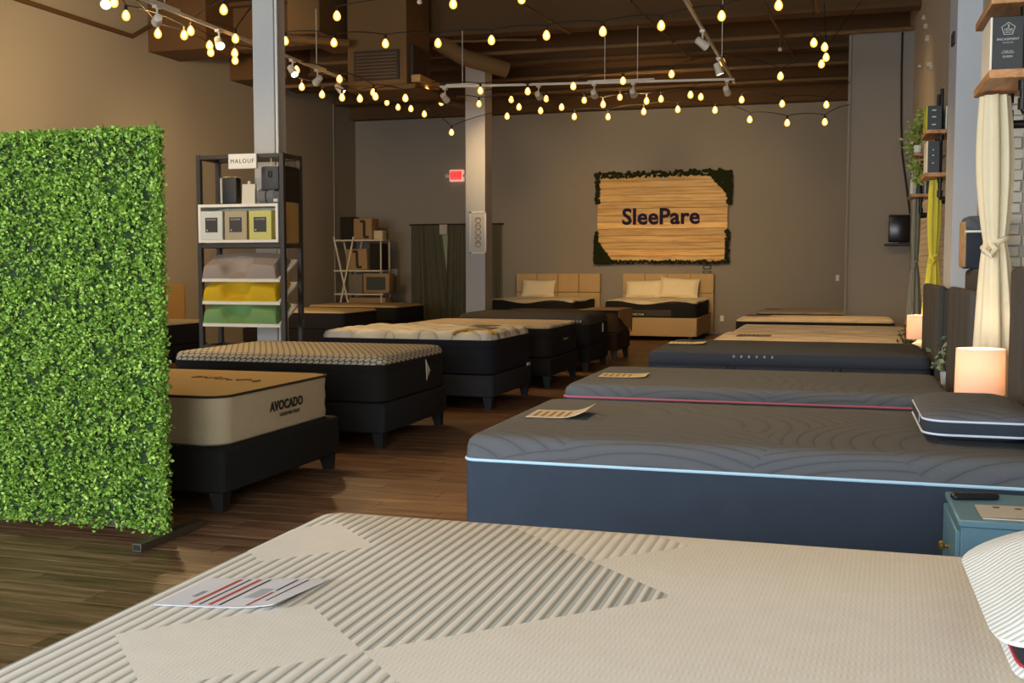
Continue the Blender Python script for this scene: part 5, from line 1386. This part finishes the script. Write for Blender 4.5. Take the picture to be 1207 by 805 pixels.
# ================================================================== TRACK LIGHTS
m_track = plain('white_track', '#d8d2c2', .4)
def head(parent, x, y, z, aim, power, spread=70, lit=True):
    """small cylindrical head on a stem, its own spot inside"""
    a = Vector(aim) - Vector((x, y, z-.16)); a.normalize()
    bm = NB(); tube(bm, [(x, y, z), (x, y, z-.10)], .012, 8); box(bm, x-.03, x+.03, y-.05, y+.05, z-.03, z); st = part(parent, 'stem', bm, m_track)
    ref = Vector((0, 0, 1)) if abs(a.z) < .95 else Vector((1, 0, 0))
    xd = a.cross(ref).normalized(); yd = a.cross(xd)
    mx = Matrix((xd, yd, a)).transposed().to_4x4(); mx.translation = Vector((x, y, z-.16))
    bm = NB(); lathe(bm, 0, 0, [(.02, -.10), (.045, -.09), (.05, -.02), (.058, .07), (.052, .07), (.046, .045)], 18, mx); hd = part(parent, 'lamp_head', bm, m_track)
    bm = NB(); lathe(bm, 0, 0, [(.001, .046), (.045, .048), (.044, .052), (.001, .053)], 18, mx)
    part(hd, 'lens', bm, emit('track_lens', (1, .78, .45, 1), 14 if lit else .6))
    if power:
        l = bpy.data.lights.new('track_spot', 'SPOT'); l.energy = power*SPOT; l.color = (1, .67, .31); l.spot_size = R(spread); l.spot_blend = .9; l.shadow_soft_size = .10
        lo = bpy.data.objects.new('track_spot', l); COL.objects.link(lo)
        wm = mx @ Matrix.Translation((0, 0, .075)) @ Matrix.Rotation(math.pi, 4, 'X')
        lo.parent = parent; lo.matrix_parent_inverse = Matrix.Identity(4)
        wm.translation -= ORG[parent.name]
        lo.matrix_local = wm
def track(label, p0, p1, heads, rods):
    t = thing('track_light', label, 'track light', ((p0[0]+p1[0])/2, (p0[1]+p1[1])/2, p0[2]))
    d = (Vector(p1)-Vector(p0)).normalized(); s = d.cross(Vector((0, 0, 1)))*.018
    bm = NB()
    vs4 = []
    for p in (p0, p1):
        p = Vector(p); vs4.append([bm.verts.new(p+q) for q in (-s, s, s+Vector((0, 0, .035)), -s+Vector((0, 0, .035)))])
    for i in range(4): bm.faces.new((vs4[0][i], vs4[0][(i+1) % 4], vs4[1][(i+1) % 4], vs4[1][i]))
    bm.faces.new(vs4[0][::-1]); bm.faces.new(vs4[1]); part(t, 'rail', bm, m_track, smooth=False)
    for f in rods:
        p = Vector(p0).lerp(Vector(p1), f)
        bm = NB(); tube(bm, [p+Vector((0, 0, .03)), (p.x, p.y, 5.3)], .007, 6); part(t, 'hanger', bm, m_track)
        bm = NB(); box(bm, p.x-abs(d.x)*.25-.02, p.x+abs(d.x)*.25+.02, p.y-abs(d.y)*.25-.02, p.y+abs(d.y)*.25+.02, p.z+.035, p.z+.055); part(t, 'canopy_bar', bm, m_track)
    for h in heads: head(t, *h)
    return t
track('white cross track light hung across the back beds', (-6.28, 16.75, 4.4), (-1.64, 17.4, 4.4),
      [(-6.2, 16.78, 4.4, (-5.1, 24.3, 1.0), 170, 55), (-4.68, 16.98, 4.4, (-4.6, 24.5, 2.6), 0, 60, False), (-3.8, 17.1, 4.4, (-4.4, 24.5, 2.6), 330, 80), (-3.19, 17.19, 4.4, (-3.2, 24.5, 2.6), 330, 80), (-1.75, 17.38, 4.4, (-1.0, 24.4, 1.6), 90, 85)], (.08, .57, .68))
track('white track light running along the right aisle', (-1.68, 17.85, 4.42), (-1.72, 2.2, 4.42),
      [(-1.69, 13.75, 4.42, (.75, 16.0, 2.6), 130, 80), (-1.69, 15.6, 4.42, (-.4, 15.9, .6), 200, 90), (-1.70, 10.5, 4.42, (-.3, 10.6, .7), 230, 95), (-1.70, 8.0, 4.42, (-.4, 7.6, .7), 200, 95), (-1.71, 5.6, 4.42, (-.3, 5.6, .7), 170, 95), (-1.71, 3.2, 4.42, (.1, 3.0, .7), 45, 100)], (.12, .35, .6, .85))
track('white track light running along the left of the shop', (-7.30, 6.0, 4.42), (-7.50, 15.75, 4.42),
      [(-7.33, 7.4, 4.42, (-6.1, 10.2, 1.7), 170, 70), (-7.38, 9.8, 4.42, (-4.6, 6.7, .7), 300, 80), (-7.38, 10.7, 4.42, (-11.4, 15.2, 3.5), 900, 95), (-7.40, 12.0, 4.42, (-4.5, 9.2, .7), 240, 90), (-7.46, 14.0, 4.42, (-4.4, 12.6, .7), 300, 90), (-7.50, 15.6, 4.42, (-4.4, 16.4, .7), 260, 90), (-7.48, 14.8, 4.42, (-11.4, 17.9, 2.4), 260, 90)], (.1, .5, .9))

# ================================================================== STRING LIGHTS
m_wire = plain('black_wire', '#1f1a14', .6)
m_sock = plain('black_socket', '#221c15', .5)
def bulb_glass():
    N = NT('amber_halo_glass')
    e = N.n('ShaderNodeEmission'); e.inputs[0].default_value = (1, .40, .06, 1); e.inputs[1].default_value = 2.0  # orange halo around the bright core, put into the glass as emission
    tr = N.n('ShaderNodeBsdfTransparent'); tr.inputs[0].default_value = (1, .86, .62, 1)
    f = N.noise(N.obj(), 30, 1)
    mx = N.n('ShaderNodeMixShader'); N.l(N.math('MULTIPLY_ADD', f, .2, .50), mx.inputs[0])
    N.l(tr.outputs[0], mx.inputs[1]); N.l(e.outputs[0], mx.inputs[2]); N.l(mx.outputs[0], N.t.nodes['Material Output'].inputs[0])
    return N.m
m_bulb = bulb_glass()
m_fil = emit('warm_filament', (1, .58, .20, 1), BULB, (1, .8, .5, 1))
b_ = NB(); lathe(b_, 0, 0, [(.012, -.055), (.026, -.070), (.040, -.095), (.046, -.122), (.040, -.150), (.022, -.168), (.004, -.174)], 14)
me_bulb = mesh_of('bulb', b_); me_bulb.materials.append(m_bulb)
b_ = NB(); lathe(b_, 0, 0, [(.006, -.06), (.022, -.085), (.030, -.118), (.024, -.142), (.004, -.155)], 10)
me_fil = mesh_of('filament', b_); me_fil.materials.append(m_fil)
b_ = NB(); lathe(b_, 0, 0, [(.008, 0.0), (.018, -.008), (.020, -.05), (.014, -.056)], 10)
me_sock = mesh_of('socket', b_); me_sock.materials.append(m_sock)
def string(label, bulbs, start=None, end=None, sag=.10):
    t = thing('string_light', label, 'string light', bulbs[0], 'string lights under the ceiling')
    pts = []
    tops = [Vector(p)+Vector((0, 0, .12)) for p in bulbs]
    seq = ([Vector(start)] if start else []) + tops + ([Vector(end)] if end else [])
    for a, b in zip(seq, seq[1:]):
        for i in range(6):
            f = i/6; p = a.lerp(b, f); p.z += -sag*0.4*4*f*(1-f)*0 + .05*4*f*(1-f)*.6; pts.append(p)
    pts.append(seq[-1])
    bm = NB(); tube(bm, pts, .007, 5); part(t, 'wire', bm, m_wire)
    for p in tops:
        for nm, me in (('bulb', me_bulb), ('socket', me_sock)):
            o = bpy.data.objects.new(nm, me); COL.objects.link(o); o.parent = t; o.location = p - ORG[t.name]
            if nm == 'bulb':
                f = bpy.data.objects.new('filament', me_fil); COL.objects.link(f); f.parent = o
SA = [(-8.05, 18.7, 4.52), (-7.82, 18.68, 4.42), (-7.56, 18.66, 4.38), (-7.29, 18.64, 4.27), (-6.76, 18.62, 3.92), (-5.7, 18.58, 4.16), (-5.08, 18.56, 4.23), (-4.47, 18.54, 4.1), (-3.87, 18.52, 4.07), (-3.25, 18.5, 4.13), (-2.67, 18.48, 4.14), (-2.05, 18.46, 4.1), (-1.48, 18.44, 3.92), (-0.88, 18.42, 3.84), (-0.29, 18.4, 3.83)]
SB = [(-6.91, 18.5, 4.44), (-6.14, 18.33, 4.36), (-5.36, 18.17, 4.25), (-4.56, 18.0, 4.19), (-3.81, 17.83, 4.18), (-3.06, 17.67, 4.18), (-2.33, 17.5, 4.22)]
SC = [(-5.63, 18.6, 4.45), (-4.98, 18.56, 4.43), (-4.29, 18.52, 4.37), (-3.66, 18.49, 4.39), (-2.95, 18.45, 4.32), (-2.28, 18.41, 4.32), (-1.61, 18.38, 4.24), (-0.96, 18.34, 4.14), (-0.27, 18.3, 4.09)]
SD = [(-6.45, 16.6, 4.34), (-5.53, 16.58, 4.29), (-4.74, 16.55, 4.24), (-4.0, 16.52, 4.28), (-3.22, 16.5, 4.32), (-2.48, 16.48, 4.38), (-1.73, 16.45, 4.51), (-0.89, 16.42, 4.26), (-0.32, 16.4, 4.4)]
SE = [(-7.3, 13.5, 4.57), (-6.52, 13.39, 4.48), (-5.73, 13.28, 4.4), (-4.96, 13.17, 4.34), (-4.21, 13.06, 4.31), (-3.47, 12.94, 4.3), (-2.75, 12.83, 4.28), (-2.04, 12.72, 4.28), (-1.34, 12.61, 4.32), (-0.71, 12.5, 4.37)]
SF = [(-5.8, 12.0, 4.48), (-4.33, 12.0, 4.52), (-3.51, 12.0, 4.52)]
SG = [(-0.39, 14.84, 4.4), (-0.26, 15.17, 4.4), (-0.25, 15.9, 4.4)]
SH = [(-7.43, 10.01, 4.3), (-7.7, 10.58, 4.3), (-7.67, 11.66, 4.3), (-7.71, 12.28, 4.3), (-7.67, 12.81, 4.3), (-7.48, 14.15, 4.3), (-7.22, 15.0, 4.3), (-6.94, 15.6, 4.18), (-6.41, 15.6, 4.07)]
SI = [(-7.92, 11.49, 4.3), (-7.94, 12.67, 4.3), (-7.93, 13.25, 4.3), (-7.95, 15.2, 4.25), (-7.76, 15.5, 4.17), (-7.42, 15.5, 4.11), (-7.12, 15.5, 4.08), (-6.86, 15.5, 4.1)]
SJ = [(-7.31, 12.23, 4.35), (-7.59, 11.68, 4.35), (-6.62, 10.84, 4.35)]
string('lowest string of warm bulbs sagging across the back to the partition', SA, (-8.3, 18.7, 4.9), (0.085, 18.45, 4.1))
string('short string of warm bulbs ending at the cross track', SB, (-7.3, 18.6, 4.75), (-1.9, 17.42, 4.42))
string('string of warm bulbs just above the lowest one at the back', SC, (-6.24, 18.95, 4.7), (0.085, 18.4, 4.45))
string('string of warm bulbs crossing just in front of the cross track', SD, (-6.49, 16.6, 4.7), (0.2, 16.6, 5.28))
string('string of warm bulbs crossing the middle of the shop higher up', SE, (-7.9, 13.6, 5.28), (-0.2, 12.3, 5.28))
string('string of few warm bulbs at the top edge of the view', SF, (-6.6, 12.0, 5.28), (-2.6, 12.0, 5.28))
string('short bunch of warm bulbs near the top of the partition', SG, (-0.42, 14.3, 5.28), (-0.3, 16.5, 5.28))
string('long string of warm bulbs running back past the steel post', SH, (-7.3, 9.5, 4.6), (-6.27, 16.72, 4.40))
string('string of warm bulbs along the left, closest to the wall', SI, (-7.8, 10.5, 4.7), (-6.7, 15.96, 4.30))
string('short string of warm bulbs left of the steel post', SJ, (-7.4, 13.3, 5.28), (-6.3, 10.9, 5.28))
# fire sprinkler heads
for (x, y, z, lab) in ((-5.3, 13.4, 4.95, 'small white sprinkler head above the air unit'), (-1.0, 18.2, 5.0, 'small white sprinkler head under the right beams')):
    t = thing('sprinkler', lab, 'sprinkler', (x, y, z))
    bm = NB(); tube(bm, [(x, y, z), (x, y, 5.3)], .012, 6); part(t, 'pipe', bm, m_beam)
    bm = NB(); lathe(bm, x, y, [(.012, z+.02), (.03, z), (.035, z-.03), (.01, z-.045)], 12); part(t, 'head', bm, m_plate)
